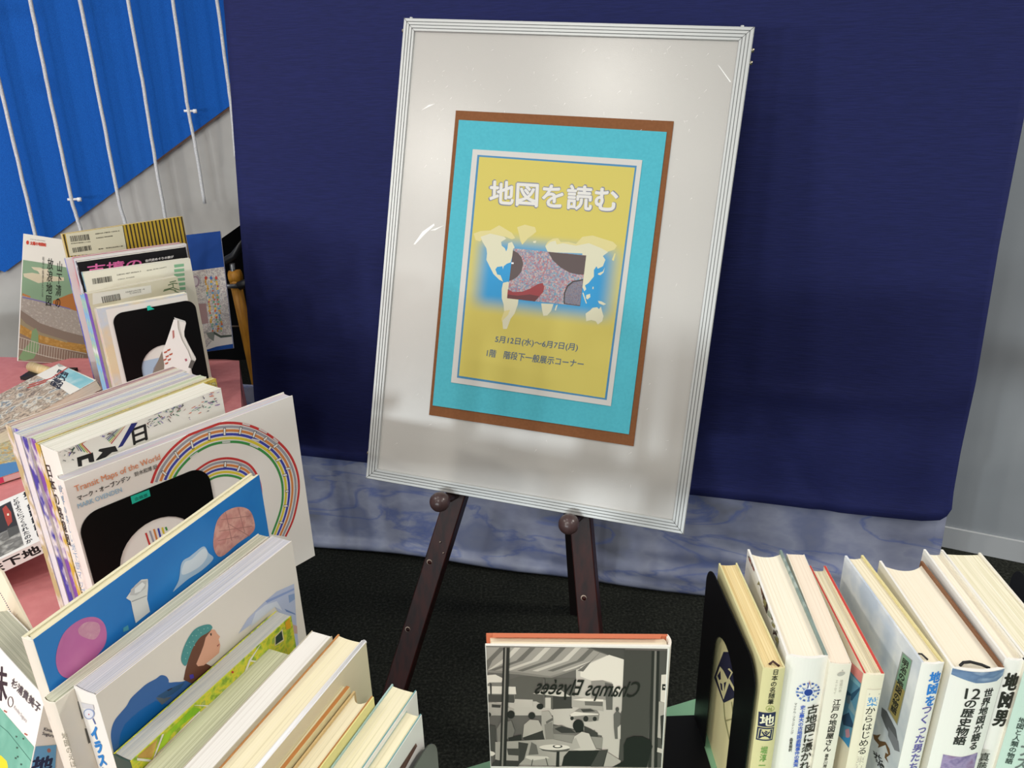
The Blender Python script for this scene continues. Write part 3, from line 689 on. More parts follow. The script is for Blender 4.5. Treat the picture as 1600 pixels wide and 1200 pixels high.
b4 = book('hardcover_book', 'red-edged cream hardcover with a teal picture strip on its cover', (1349.5, 1052), (1264, 884), .884, .184, .0150, -1, mat('e9e0c8', .42, spec=.4), pages('e4dcc2', ['f0e8d0', 'cfc4a0', 'e8dfc6']), group=RG, conc=.001, bulge=.0012)
edge = mat('c3463e', .5)
e1 = Surf(b4.A, b4.x, b4.yw, b4.Z, b4.r)
art(e1, b4.front, 'red_edge', [(edge, [(0, .0002), (b4.W, .0002), (b4.W, .0017), (0, .0017)], 'uv')])
art(e1, b4.behind, 'red_edge', [(edge, [(0, b4.t-.0024), (b4.W, b4.t-.0024), (b4.W, b4.t-.0002), (0, b4.t-.0002)], 'uv')])
art(b4.face, b4.front, 'cover_picture', [(mat('e0918a', .45, 'noise', 'd67a74', 40), [(1240, 960), (1328, 1032), (1350, 1053), (1347, 1070), (1328, 1050), (1240, 1000)]), ('5f93ab', c67([(180, 180), (310, 330), (190, 1010), (70, 860), (100, 500)])), ('2f5672', c67([(150, 380), (200, 430), (290, 360), (300, 400), (210, 500), (150, 460)])),
    ('6c7f8a', c67([(160, 440), (200, 450), (190, 540), (150, 520)])), ('86a4ac', c67([(200, 500), (260, 640), (240, 660), (170, 570)])), ('2c4a66', c67([(100, 660), (180, 620), (230, 760), (225, 800), (120, 750)])), ('c38a96', c67([(140, 800), (180, 790), (190, 870), (150, 900)])), ('3a8fc0', c67([(90, 870), (200, 900), (185, 1010)])), ('7fb4c2', c67([(190, 210), (300, 330), (290, 360), (200, 280)]))])
art(b4.sp, b4.spine, 'spine_label', [('d5cdb8', c67([(360, 365), (530, 372), (395, 1200), (240, 1200)])), ('ebe3cd', c67([(360, 370), (515, 378), (388, 1200), (240, 1200)]))])
text(b4.sp, b4.spine, '一', (1357.5, 1081.5), (1373.5, 1082.5), (1357.3, 1083.8), '8f8a80', .0004, 'title_lettering')
text(b4.sp, b4.spine, '葉', (1355.5, 1087.5), (1371.5, 1088), (1353.5, 1101), '3f93d0', .0003, 'title_lettering')
text(b4.sp, b4.spine, 'か\nら\nは\nじ\nめ\nる', (1353, 1103), (1368, 1103), (1338.5, 1176), '2c2825', .00015, 'title_lettering')
text(b4.sp, b4.spine, '東\n京', (1338.5, 1179), (1351, 1179), (1334.5, 1202), 'b8b0a0', 0, 'title_lettering')

b5 = book('hardcover_book', 'white hardcover turned outwards, pale grey-blue cover with a small title panel', (1440, 1035), (1320, 868), .894, .194, .0165, -1, mat('d4d9dd', .4, 'noise', ['c5ccd4', 'dde0e2', 'b9c4d2'], 14, spec=.4), cream, group=RG, spine=white, back=mat('dccf96', .5), over=.0018)
art(b5.face, b5.front, 'title_panel', [('8f948e', [(1410, 1018), (1426, 1032), (1402.5, 1134), (1387, 1108.5)]), (mat('7aa08a', .45, 'noise', ['6f9a84', '8aa07c'], 20), [(1411.5, 1021), (1424.5, 1033), (1414, 1080), (1401, 1062)]), (mat('a08f5c', .45, 'noise', ['94884e', 'a8905c'], 20), [(1401, 1062), (1414, 1080), (1401.5, 1131), (1388.5, 1107.5)]),
    ('5b5e62', [(1378, 1105), (1386, 1112), (1400, 1140), (1403, 1158), (1394, 1154), (1384, 1136), (1377, 1118)]), ('7d8086', [(1388, 1135), (1404, 1158), (1406, 1175), (1398, 1172), (1388, 1150)]),
    ('6e5030', c67([(430, 850), (470, 860), (510, 850), (480, 890), (500, 920), (560, 930), (600, 1000), (610, 1060), (570, 1090), (590, 1150), (550, 1090), (560, 1040), (590, 1060), (560, 960), (480, 990), (490, 960), (440, 900)]))])
text(b5.face, b5.front, '明\n治\nの\n地\n図\nの\n物\n語', (1411.5, 1027), (1420.5, 1036), (1391.5, 1109), '22241f', .0004, 'cover_lettering')
text(b5.face, b5.front, '光\n治', (1363, 1172), (1376, 1180), (1371, 1196), '26282a', .0003, 'cover_lettering')
text(b5.sp, b5.spine, '地\n図\nを', (1452, 1047), (1470, 1047), (1441.5, 1100), '2f7fd0', .0006, 'title_lettering')
text(b5.sp, b5.spine, 'つ\nく\nっ\nた\n男\nた\nち', (1439, 1101.5), (1455, 1101.5), (1416, 1201), '6560a4', .0003, 'title_lettering')
tube('ribbon', [b5.base+b5.Z*.193+b5.yw*.003+b5.x*.010, b5.base+b5.Z*.1945+b5.yw*.004+b5.x*.008, b5.base+b5.Z*.1925+b5.yw*.007+b5.x*.004], .0007, mat('2a2a2a'), b5.r, 6, INV[b5.r.name])

b6 = book('hardcover_book', 'thickest white hardcover of the right row, blue band and black ribbon at its spine head', (1487, 1042), (1374, 876), .892, .192, .0375, -1, white, pages('ece2cc', ['efe6d2', 'e6dbc2']), group=RG, back=mat('80573a', .5), conc=.008)
art(b6.sp, b6.spine, 'blue_band', [(mat('6d86a8', .5, 'noise', ['5e7699', '8fa2bb'], 60, stretch=(1, 1, 3)), [(1484, 1040), (1576, 1040), (1571, 1055), (1555, 1061), (1520, 1061), (1484, 1053)])])
text(b6.sp, b6.spine, '世\n界\n地\n図\nが\n語\nる', (1535.5, 1071), (1551, 1071), (1509, 1166), '2c2b29', .00035, 'title_lettering')
text(b6.sp, b6.spine, '12', (1506, 1070), (1529, 1070), (1503, 1086), '2c2b29', .0003, 'title_lettering')
text(b6.sp, b6.spine, 'の\n歴\n史\n物\n語', (1504, 1088), (1523, 1088), (1484.5, 1157), '2c2b29', .0004, 'title_lettering')
art(b6.sp, b6.spine, 'spine_picture', [(mat('8474a0', .45, 'noise', ['6c5c8c', 'a08fb4', '8a6a90'], 60), [(1471, 1174), (1498, 1176), (1526, 1173), (1517, 1215), (1462, 1215)])])
text(b6.sp, b6.spine, '真\n藤', (1532, 1176), (1548, 1176), (1524, 1204), '3a3834', .0002, 'author_lettering')
hb = b6.base+b6.Z*.1915
tube('ribbon', [hb+b6.yw*.007+b6.x*.002, hb+b6.Z*.001+b6.yw*.010+b6.x*.004, hb+b6.yw*.016+b6.x*.0055+b6.Z*.0004, hb+b6.yw*.023+b6.x*.003, hb+b6.yw*.027-b6.x*.0005], .0011, mat('141414', .5), b6.r, 8, INV[b6.r.name])

b7 = book('softcover_book', 'white book with bold black lettering, between the thickest book and the mint book', (1570, 1028), (1443, 858), .896, .196, .0168, -1, white, ivory, group=RG)
text(b7.sp, b7.spine, '地\n図\n男', (1571.5, 1049), (1591.5, 1049), (1549, 1131), '26241f', .0009, 'title_lettering')
b8 = book('hardcover_book', 'pale mint hardcover at the right frame edge, last visible of the right row', (1603, 1036), (1470, 862), .896, .196, .034, -1, ivw, pages('e8e2c6', ['efe8d2', 'd9d2b0', 'f2ecd8'], s=.5), group=RG, conc=.001, over=.0015, spine=mat('c3d8cc', .42, spec=.4))
text(b8.sp, b8.spine, '地\n図\nと\n人\n類\nの\n物\n語', (1590.5, 1117), (1600.5, 1117), (1568, 1189), '3c4a44', .0002, 'subtitle_lettering')
text(b8.sp, b8.spine, 'マ\nッ\nプ\nス', (1603, 1118), (1620, 1118), (1582, 1194), '6a7470', .0006, 'title_lettering')

be1, s1, bx, by = bookend('black metal bookend with arched cut-out at the left end of the right row', (1187, 1048), (1113, 884), .884, -1, wd=.138, base_len=.085, rad=.022, arch=(.5, .22, .80))
be1.location = be1.location-by*.0022
bookend('black metal bookend standing behind the mint book at the right frame edge', (1690, 1040), (1580, 866), .872, 1, wd=.135, base_len=.1)

# ------------------------------------------------------------------ photograph-covered book in the middle
pb = book('photo_cover_book', 'small hardcover facing the viewer with a black and white cafe photograph', (1047, 1010), (758, 1008), .90, .20, .0135, -1, mat('e8e4da', .4, spec=.4), cream, spine=mat('e6dccf', .4), back=mat('c86f4e', .55), cat='book')
E0 = Surf(pb.A, pb.x, pb.yw, pb.Z, pb.r)
art(E0, pb.behind, 'orange_edge', [(mat('cc7452', .6), [(.006, pb.t-.0052), (pb.W-.005, pb.t-.0050), (pb.W-.005, pb.t-.0001), (.004, pb.t-.0001)], 'uv')])
c4 = cr(720, 960, 4.4444)
G_ = lambda v: '%02x%02x%02x' % tuple(int(min(250, (v*1.18-6))*q) for q in (1, .955, .89))
it = [(G_(92), c4([(165, 215), (1435, 238), (1415, 1062), (155, 1045)]))]
A_ = lambda v, pts: it.append((G_(v), c4(pts)))
A_(168, [(800, 380), (1000, 280), (1135, 310), (1130, 640), (1100, 700), (1110, 1010), (980, 1000), (980, 840), (640, 760), (640, 700), (165, 700), (165, 610), (640, 600), (760, 560), (800, 500)])
A_(196, [(830, 370), (1030, 280), (1135, 312), (1130, 520), (1060, 560), (1050, 470), (980, 455), (910, 460), (830, 430)])
A_(138, [(165, 225), (870, 230), (1020, 282), (800, 370), (620, 430), (400, 400), (165, 385)])
for i, x0 in enumerate(range(-200, 900, 105)):
    q = [(x0+260, 222), (x0+300, 224), (x0+60, 400), (x0+20, 395)]
    q = [(max(168, min(1000, x)), y) for x, y in q]
    if q[0][0] > 170: A_(176 if i % 2 else 96, [(q[0][0], 228), (q[1][0], 229), (max(168, q[1][0]-90), 320), (max(168, q[2][0]-60), 395), (max(168, q[3][0]-60), 390), (max(168, q[0][0]-95), 320)])
A_(120, [(165, 385), (400, 398), (620, 428), (830, 360), (830, 372), (620, 442), (400, 415), (165, 400)])
A_(70, [(900, 232), (1140, 236), (1135, 312), (1020, 275)])
A_(86, [(340, 450), (400, 430), (500, 430), (660, 440), (800, 440), (790, 570), (640, 660), (520, 600), (380, 600), (340, 560)])
A_(110, [(170, 430), (290, 470), (380, 540), (370, 600), (165, 600)]); A_(190, [(165, 495), (380, 500), (385, 552), (165, 548)]); A_(70, [(165, 555), (370, 558), (370, 612), (165, 600)])
A_(190, [(165, 420), (240, 415), (290, 440), (285, 470), (200, 470), (165, 480)]); A_(60, [(200, 470), (215, 480), (215, 560), (205, 560)])
A_(182, [(500, 548), (580, 520), (690, 520), (760, 568), (690, 568), (640, 562)]); A_(58, [(640, 566), (770, 570), (775, 650), (640, 655)]); A_(170, [(375, 585), (500, 590), (500, 640), (370, 640)]); A_(176, [(575, 575), (625, 575), (625, 650), (575, 650)])
A_(128, [(905, 460), (985, 455), (1055, 480), (1050, 600), (905, 575)]); A_(88, [(1000, 470), (1056, 482), (1052, 660), (1010, 660)])
A_(150, [(770, 560), (860, 580), (980, 590), (990, 670), (880, 650), (770, 640)]); A_(96, [(860, 600), (985, 604), (985, 635), (862, 628)]); A_(200, [(775, 590), (850, 580), (990, 588), (990, 602), (850, 598)])
A_(120, [(755, 700), (790, 670), (820, 650), (900, 648), (945, 665), (962, 690), (955, 735), (900, 742), (860, 742), (780, 725)]); A_(190, [(760, 690), (790, 672), (860, 680), (955, 686), (955, 694), (850, 698), (765, 706)]); A_(60, [(830, 655), (900, 652), (935, 670), (850, 676)]); A_(40, el(868, 722, 18, 20)); A_(40, el(930, 722, 14, 16)); A_(40, el(772, 718, 12, 14))
A_(150, [(165, 610), (230, 605), (290, 625), (370, 655), (360, 690), (200, 700), (165, 690)]); A_(60, [(215, 620), (280, 625), (275, 645), (215, 642)]); A_(44, el(195, 692, 16, 16))
A_(100, [(640, 770), (700, 765), (780, 800), (930, 800), (950, 845), (640, 830)]); A_(52, [(650, 790), (700, 772), (760, 790), (800, 820), (700, 820)]); A_(56, [(855, 770), (900, 790), (950, 820), (950, 848), (860, 840)])
A_(126, [(640, 825), (985, 850), (978, 930), (640, 890)])
# column and right side window
A_(64, [(1135, 245), (1330, 250), (1290, 1055), (1095, 1010), (1115, 700)]); A_(40, [(1325, 250), (1345, 250), (1320, 1060), (1300, 1060)]); A_(110, [(1345, 250), (1360, 250), (1340, 1060), (1322, 1060)]); A_(34, [(1360, 250), (1380, 250), (1362, 1060), (1342, 1060)])
A_(72, [(1380, 250), (1434, 250), (1412, 1060), (1364, 1060)]); A_(190, [(1392, 415), (1430, 412), (1425, 610), (1385, 600)]); A_(28, [(1398, 480), (1428, 480), (1426, 522), (1396, 522)]); A_(200, el(1412, 500, 6, 6)); A_(150, [(1375, 600), (1425, 610), (1415, 860), (1365, 850)]); A_(48, [(1385, 700), (1420, 690), (1412, 900), (1390, 900)]); A_(170, [(1365, 920), (1415, 930), (1412, 960), (1362, 950)])
# waiter walking
A_(88, [(1060, 690), (1085, 660), (1110, 690), (1105, 800), (1108, 860), (1070, 860), (1062, 780)]); A_(70, el(1085, 655, 12, 16)); A_(170, [(1088, 780), (1110, 760), (1108, 860), (1090, 860)])
# standing waitress, seated guests
A_(34, el(550, 635, 24, 20)); A_(150, [(560, 670), (610, 665), (640, 715), (640, 800), (645, 870), (585, 870), (560, 780)]); A_(120, [(580, 760), (635, 740), (648, 870), (590, 872)]); A_(90, [(590, 740), (640, 710), (640, 730), (595, 755)])
A_(40, el(492, 698, 24, 24)); A_(158, [(440, 760), (480, 725), (540, 730), (565, 780), (560, 830), (500, 880), (430, 850)]); A_(50, [(430, 850), (570, 800), (575, 880), (470, 900)])
A_(34, el(348, 690, 26, 28)); A_(110, [(320, 740), (350, 730), (375, 800), (360, 850), (310, 860)]); A_(44, [(330, 850), (420, 830), (420, 870), (380, 950), (340, 950)])
A_(120, [(280, 740), (310, 740), (300, 900), (255, 880), (250, 790)]); A_(70, [(165, 760), (240, 770), (240, 960), (165, 930)])
A_(150, [(240, 880), (640, 860), (1000, 940), (1110, 1010), (1100, 1050), (420, 1040), (300, 1020), (240, 1000)])
A_(150, [(400, 900), (520, 900), (450, 1010), (420, 1040), (330, 1000)]); A_(60, [(400, 880), (470, 890), (440, 1000), (400, 1040)]); A_(66, [(320, 925), (410, 925), (405, 975), (330, 970)])
A_(190, [(455, 975), (600, 980), (615, 992), (500, 1008), (450, 990)]); A_(70, strip([(500, 1000), (490, 1045)], 6)); A_(70, strip([(590, 990), (605, 1045)], 6)); A_(96, [(490, 880), (525, 900), (540, 965), (470, 970)])
# round table and man in white shirt
A_(176, el(650, 920, 110, 24)); A_(80, [(540, 920), (760, 925), (740, 945), (650, 950), (570, 940)]); A_(192, el(650, 916, 106, 20)); A_(60, el(672, 910, 34, 12)); A_(220, el(672, 908, 22, 7)); A_(34, [(665, 945), (685, 945), (683, 1050), (660, 1050)])
A_(30, el(815, 765, 38, 42)); A_(28, [(778, 770), (850, 760), (850, 810), (800, 815)]); A_(170, [(790, 840), (840, 808), (890, 820), (940, 930), (900, 950), (760, 930)]); A_(150, [(780, 860), (800, 850), (830, 920), (760, 935)])
A_(30, [(750, 940), (1020, 935), (990, 1050), (700, 1045), (715, 980)]); A_(60, [(960, 940), (1020, 932), (985, 1050), (900, 1050)])
A_(200, el(185, 960, 54, 20)); A_(90, [(165, 975), (235, 975), (215, 1045), (162, 1045)]); A_(56, [(240, 1005), (400, 1010), (400, 1050), (160, 1046)])
A_(40, [(295, 225), (338, 225), (315, 1045), (270, 1045)]); A_(120, [(308, 225), (318, 225), (295, 1045), (283, 1045)])
A_(24, [(1130, 900), (1150, 855), (1200, 838), (1260, 840), (1310, 865), (1330, 910), (1310, 970), (1290, 1055), (1050, 1052), (1130, 1010)])
A_(90, [(570, 440), (583, 440), (583, 640), (573, 640)])
art(pb.face, pb.front, 'cover_photograph', it)
text(pb.face, pb.front, 'Champs Elysées', (835.5, 1058), (1000, 1064), (835.5, 1090), '191713', .00022, 'window_lettering', flip=True, shear=-.5)
art(pb.face, pb.front, 'white_margin', [('e9e5dc', c4([(150, 1045), (1440, 1064), (1440, 1300), (150, 1300)])), ('e9e5dc', c4([(1435, 225), (1470, 225), (1440, 1080), (1414, 1080)]))])

# ------------------------------------------------------------------ lower left row, standing on the pink table
LG = 'books in the lower left row'
B = book('picture_book', 'tall thin picture book with a sky-blue cover and pink balloon', (52, 1000), (405, 742), .993, .293, .0095, 1, mat('2b83cd', .42, 'noise', ['2479c4', '2f8ad2'], 5, spec=.4), pages('dcd3b0', ['e2d9b8', 'cfc59f']), spine=ivw, group=LG, b=.0025, bulge=.001, back=mat('dcd4b4', .6), over=.001)
c5 = cr(0, 840, 3.3333)
E0 = Surf(B.A, B.x, B.yw, B.Z, B.r)
art(E0, B.front, 'pale_edge', [('dcd4b4', [(0, .0003), (B.W, .0003), (B.W, .0024), (0, .0024)], 'uv')])
pinkb = mat('d07fb0', .45, 'noise', ['c86fa8', 'd890b4'], 20); rose = mat('d59a90', .5, 'noise', ['c98a80', 'dda89a', 'b87f78'], 60)
items = [(pinkb, c5(sm([(290, 640), (300, 570), (330, 500), (380, 450), (440, 418), (500, 415), (540, 445), (555, 500), (545, 560), (500, 620), (440, 680), (380, 725), (340, 730), (305, 700)]))),
 (mat('dba3b4', .5, 'noise', ['d295ac', 'e0b4bc'], 90), c5(sm([(410, 470), (450, 440), (510, 445), (520, 490), (490, 530), (440, 520), (410, 500)]))),
 (rose, sm([(334, 858), (334, 835), (340, 812), (354, 798), (372, 792), (388, 796), (396, 810), (396, 830), (370, 850), (345, 870)]))]
for q in [[(345, 812), (392, 806)], [(342, 830), (394, 822)], [(352, 800), (362, 845)], [(372, 794), (382, 832)], [(340, 845), (372, 838)], [(356, 818), (390, 838)]]: items.append(('a8746c', strip(q, 1)))
items += [('b4cde0', c5(sm([(900, 280), (930, 220), (945, 130), (985, 100), (1010, 80), (1060, 45), (1085, 80), (1110, 110), (1050, 170), (980, 215), (920, 265)]))), ('dbe4ea', c5(sm([(945, 190), (960, 130), (1000, 110), (1060, 55), (1080, 90), (1050, 140), (990, 180)]))),
 ('e2e2dc', c5([(655, 315), (700, 250), (735, 218), (768, 215), (770, 250), (765, 320), (780, 385), (705, 445), (690, 380), (680, 330)])), ('c9c8c4', c5([(680, 270), (730, 225), (765, 222), (755, 265), (710, 300), (675, 300)])), ('f0f0ec', c5([(700, 265), (740, 232), (755, 245), (730, 280), (700, 290)])), ('a8a8a4', c5([(684, 330), (762, 300), (764, 304), (685, 336)])),
 ('58a8b8', c5([(640, 470), (665, 455), (670, 480), (640, 492)]))]
art(B.face, B.front, 'cover_picture', items)

P2 = book('paperback_book', 'white-spined paperback standing between the sky-blue picture book and the book with the girl', (87, 1098), (420, 838), .955, .255, .0110, 1, ivw, pages('c6c4b0', ['dcdac6', 'a8a98e', 'd0cebc', '8f9478']), hard=False, group=LG, bulge=.0015)
art(P2.face, P2.front, 'cover_marks', [('86b8d2', sm([(90, 1126), (94, 1125), (96, 1132), (94, 1138), (90, 1136), (88, 1130)])), ('58564e', [(121, 1096), (126, 1095), (131, 1120), (128, 1124)]), ('58564e', [(132, 1138), (136, 1138), (141, 1160), (138, 1162)])])
art(P2.sp, P2.spine, 'spine_marks', [('8fb4c8', [(75, 1116), (79, 1121), (80, 1129), (77, 1124)])])
text(P2.face, P2.front, '地\n図\nの\nえ\nほ\nん', (95, 1145), (104, 1144), (114, 1210), 'd2ccb9', .0002, 'cover_lettering')

I = book('picture_book', 'white illustrated book showing a girl in a teal beret and blue coat', (150, 1086), (456, 845), .957, .257, .0195, 1, mat('e8e0d6', .42, spec=.4), pages('b9b8bc', ['cfccd0', 'a5a8b4', 'd8cfc0']), spine=white, hard=False, group=LG, bulge=.0008)
c26 = cr(100, 1020, 6.154)
art(I.face, I.front, 'cover_picture', [
 ('3b68a6', c26(sm([(490, 980), (460, 880), (450, 770), (480, 660), (540, 580), (600, 510), (640, 440), (710, 370), (790, 300), (880, 250), (930, 215), (980, 225), (1005, 260), (1010, 285), (1070, 280), (1160, 270), (1300, 200), (1500, 300), (1400, 700), (800, 1100), (560, 990)]))),
 ('0f62a8', c26([(525, 880), (540, 780), (580, 690), (650, 620), (720, 560), (810, 500), (880, 460), (930, 480), (1000, 500), (1200, 500), (900, 1000), (600, 1000), (540, 960)])),
 ('5f6870', c26([(880, 430), (980, 430), (1040, 420), (940, 500)])), ('35597f', c26([(890, 420), (1000, 350), (1160, 280), (1120, 340), (1040, 400), (960, 440)])), ('2f2f44', c26([(985, 360), (1035, 335), (1040, 345), (1000, 368)])),
 ('6e4636', c5([(1000, 560), (1050, 500), (1080, 520), (1040, 600), (1060, 650), (1160, 700), (1000, 760), (955, 740), (965, 690)])),
 ('e0a88c', c5([(1045, 510), (1100, 478), (1118, 480), (1130, 500), (1145, 515), (1138, 530), (1146, 560), (1140, 600), (1105, 630), (1060, 665), (1030, 670), (1015, 650), (1035, 590)])),
 ('6e4636', c5([(1040, 520), (1090, 470), (1100, 480), (1070, 520), (1060, 560), (1045, 600), (1020, 660), (1010, 640)])),
 ('4f9594', c5(sm([(943, 640), (950, 590), (975, 530), (1010, 480), (1050, 458), (1090, 452), (1105, 470), (1080, 495), (1040, 520), (1005, 570), (985, 620), (965, 668)]))),
 ('3a2c28', c5([(1092, 500), (1100, 496), (1102, 508), (1096, 512)])), ('a05a4c', c5([(1128, 562), (1142, 552), (1142, 556), (1132, 568)])), ('5044a8', c5([(985, 715), (1005, 710), (1010, 730), (990, 738)])),
 ('b7bfd8', cr(300, 840, 3.333)([(240, 500), (290, 420), (370, 340), (440, 280), (530, 240), (545, 480), (560, 610), (480, 640), (460, 400), (430, 360)])), ('d4d8e4', cr(300, 840, 3.333)([(330, 390), (380, 350), (440, 330), (470, 380), (430, 360), (300, 470)])), ('8fa0cc', cr(300, 840, 3.333)([(380, 330), (530, 262), (532, 272), (390, 340)])),
 ('7088b8', cr(300, 840, 3.333)([(480, 370), (535, 395), (538, 402), (490, 385)])), ('8aa0c8', cr(300, 840, 3.333)([(500, 300), (532, 290), (535, 320), (505, 340)])), ('c8a49c', cr(300, 840, 3.333)([(520, 450), (545, 460), (548, 500), (530, 500)]))])
for q in range(7):
    u, v = 287+q*4.2, 1012-q*5.0
art(I.face, I.front, 'beret_dots', [('8fc0bc', el(x, y, .9, .9, 8)) for x, y in c5([(975, 600), (990, 570), (1005, 540), (1020, 510), (1045, 495), (1060, 475), (1080, 470), (965, 630), (985, 545), (1030, 480), (1000, 510), (1010, 560), (970, 560)])])
text(I.sp, I.spine, 'イ\nラ\nス\nト', (142, 1138), (153, 1134), (163, 1216), '1f7cc4', .0009, 'spine_lettering')
art(I.sp, I.spine, 'spine_emblem', [('c9c9cc', [(128, 1096), (147, 1100), (149, 1108), (130, 1105)]), ('8f9fc0', el(140.5, 1114, 9, 8.5)), ('d5d8e0', el(140.5, 1114, 7.2, 6.8)), ('5a6aa0', strip([(147, 1121), (151, 1130)], 1.6)), ('b84a4a', el(141, 1114.5, 1.1, 1.1, 8))])

green = mat('a8b83c', .45, 'noise', ['7fa032', 'b6c63c', 'd8cc3a', '8fae4a', 'c8bc6a'], 130, detail=6, lo=.28, hi=.72)
Gb = book('magazine', 'paperback with a yellow-green meadow picture and barcode on its cover', (213, 1182), (455, 962), .915, .215, .0150, 1, green, pages('b2b3ac', ['c0beb4', '9a9ea0', 'c8c4b8', 'a8a49c']), spine=mat('31483f', .5), hard=False, group=LG, W=.148)
c6 = cr(300, 840, 3.333)
wpath = mat('e2dfd2', .5)
art(Gb.face, Gb.front, 'cover_picture', [(mat('8fc21e', .45, 'noise', ['7cb61a', 'a4cc2a'], 60), c26([(900, 940), (960, 800), (1100, 660), (1240, 520), (1320, 540), (1200, 640), (1050, 760), (960, 900)])), (mat('c9a254', .5, 'noise', ['bb9448', 'd8b468'], 60), c26([(700, 980), (800, 880), (900, 830), (880, 900), (840, 1010), (720, 1010)])),
 (wpath, c26([(860, 1000), (940, 780), (960, 780), (890, 960), (810, 1160), (790, 1160)])), (wpath, c26([(700, 1010), (860, 1030), (855, 1050), (700, 1035)])), (wpath, c26([(1245, 480), (1500, 505), (1495, 525), (1250, 505)])),
 (wpath, strip(c6([(350, 540), (300, 640), (270, 720)]), 3)), (wpath, strip(c6([(295, 640), (370, 650)]), 2.4)),
 ('e3e0d2', c26([(880, 1010), (900, 960), (1300, 560), (1340, 590), (1290, 700), (960, 1040), (930, 1180), (870, 1180)])),
 ('d8cfa8', c6([(430, 515), (470, 475), (478, 535), (430, 565)])), ('2f4038', c6([(434, 518), (466, 484), (473, 530), (434, 558)])), ('d8a028', c6([(480, 420), (505, 410), (515, 470), (490, 480)])), ('c03a2a', el(363, 1050, 2, 2, 8))])
bars = []; rs = random.Random(11); x_ = 0
while x_ < 1:
    w_ = rs.uniform(.012, .035)
    p = lambda t, k: (100+(935+345*t+k*5)/6.154, 1020+(990-335*t+k*100)/6.154)
    bars.append(('26281f', [p(x_, 0), p(min(1, x_+w_), 0), p(min(1, x_+w_), 1), p(x_, 1)])); x_ += w_+rs.uniform(.012, .03)
art(Gb.face, Gb.front, 'barcode', bars)
QX = Vector((math.sin(math.radians(22.5)), math.cos(math.radians(22.5)), 0))
def qbook(name, label, pf, H, t, cover, page, W=.135, **kw):
    Bf = at(*pf, TZ+H)
    return book(name, label, None, None, 0, H, t, 1, cover, page, W=W, group=LG, frame=(Bf-QX*W, QX, (0, 0, 1)), **kw)
def topedge(k, name, c, a, b):
    E0 = Surf(k.A, k.x, k.yw, k.Z, k.r); art(E0, k.front, name, [(c, [(0, a), (k.W+.0003, a), (k.W+.0003, b), (0, b)], 'uv')])
Q1 = qbook('paperback_book', 'paperback with plain grey-green page edges, in front of the meadow magazine', (459, 1024), .205, .0260, mat('b9ab90', .5), pages('bcbd9e', ['c8c8aa', 'a8a98a', 'c0c0a4'], s=.7), hard=False, W=.14)
Q2 = qbook('paperback_book', 'book with smooth white page edges behind the orange-lined book', (519, 994), .215, .0180, mat('b8b09c', .5), pages('dcd8d2', ['e0dcd6', 'd2cdc6'], s=.3), hard=False)
Q3 = qbook('hardcover_book', 'tall cream hardcover with a folded white jacket edge', (572, 1003), .211, .0245, mat('ddd2b2', .45), pages('e0d6b4', ['e4dabc', 'd6cba8'], s=.4), back=mat('c58b52', .5), conc=.001, b=.0012, over=.0008)
topedge(Q3, 'jacket_edge', 'dad8d8', -.0002, .0040)
tube('jacket_fold', [Q3.A+Q3.x*.0+Q3.yw*.002+Vector((0, 0, -.0012)), Q3.A+Q3.x*(Q3.W+.001)+Q3.yw*.002+Vector((0, 0, -.0012))], .0019, mat('dad8d8', .5), Q3.r, 10, INV[Q3.r.name])
Q4 = qbook('paperback_book', 'thin book with an orange-brown cover edge leaning on the tall cream hardcover', (547, 1074), .200, .0085, mat('dccfa0', .5), pages('dccfa8', ['e2d7b4', 'cfc29a', '8f7f5c'], s=.4), W=.12, hard=False)
topedge(Q4, 'orange_edge', 'b9793e', .0004, .0032)
Q5 = qbook('hardcover_book', 'hardcover with hollow-rounded cream pages and a pale yellow jacket', (584, 1089), .196, .0165, mat('e0d890', .45), pages('e0d4b0', ['e4dabc', 'd4c8a2'], s=.4), W=.125, back=mat('cdb07c', .5), conc=.006, b=.0014, over=.0018)
topedge(Q5, 'tan_edge', 'a8743f', .0008, .0020)
Q6 = qbook('hardcover_book', 'white hardcover with teal board edges, next to last before the grey bookend', (651, 1080), .188, .0205, white, pages('e0d8b4', ['e4dcc0', 'd2cba4'], s=.4), W=.13, back=mat('a4c0bc', .5), conc=.0005, b=.0012, over=.001)
Q7 = qbook('hardcover_book', 'short white hardcover with teal inner edge right beside the grey bookend', (659, 1117), .184, .0130, white, pages('e2dab6', ['e6dec0', 'd6cea8'], s=.4), W=.13, back=mat('a4c0bc', .5), conc=.0005, b=.0012, over=.001)
for q in (Q6, Q7): topedge(q, 'teal_edge', '6e9a9a', .0004, .0014)
art(Q7.face, Q7.front, 'cover_strip', [(mat('6a4a3c', .5, 'noise', ['584038', '8a6a58'], 60), c6([(1080, 1200), (1165, 1070), (1172, 1085), (1110, 1200)]))])
greym = mat('4a4f48', .28, spec=.6, metal=.3)
bookend('dark grey metal bookend closing the lower left row', (606, 1270), (681, 1143), .862, 1, base_len=0, flip=0, m=greym, rad=.02)

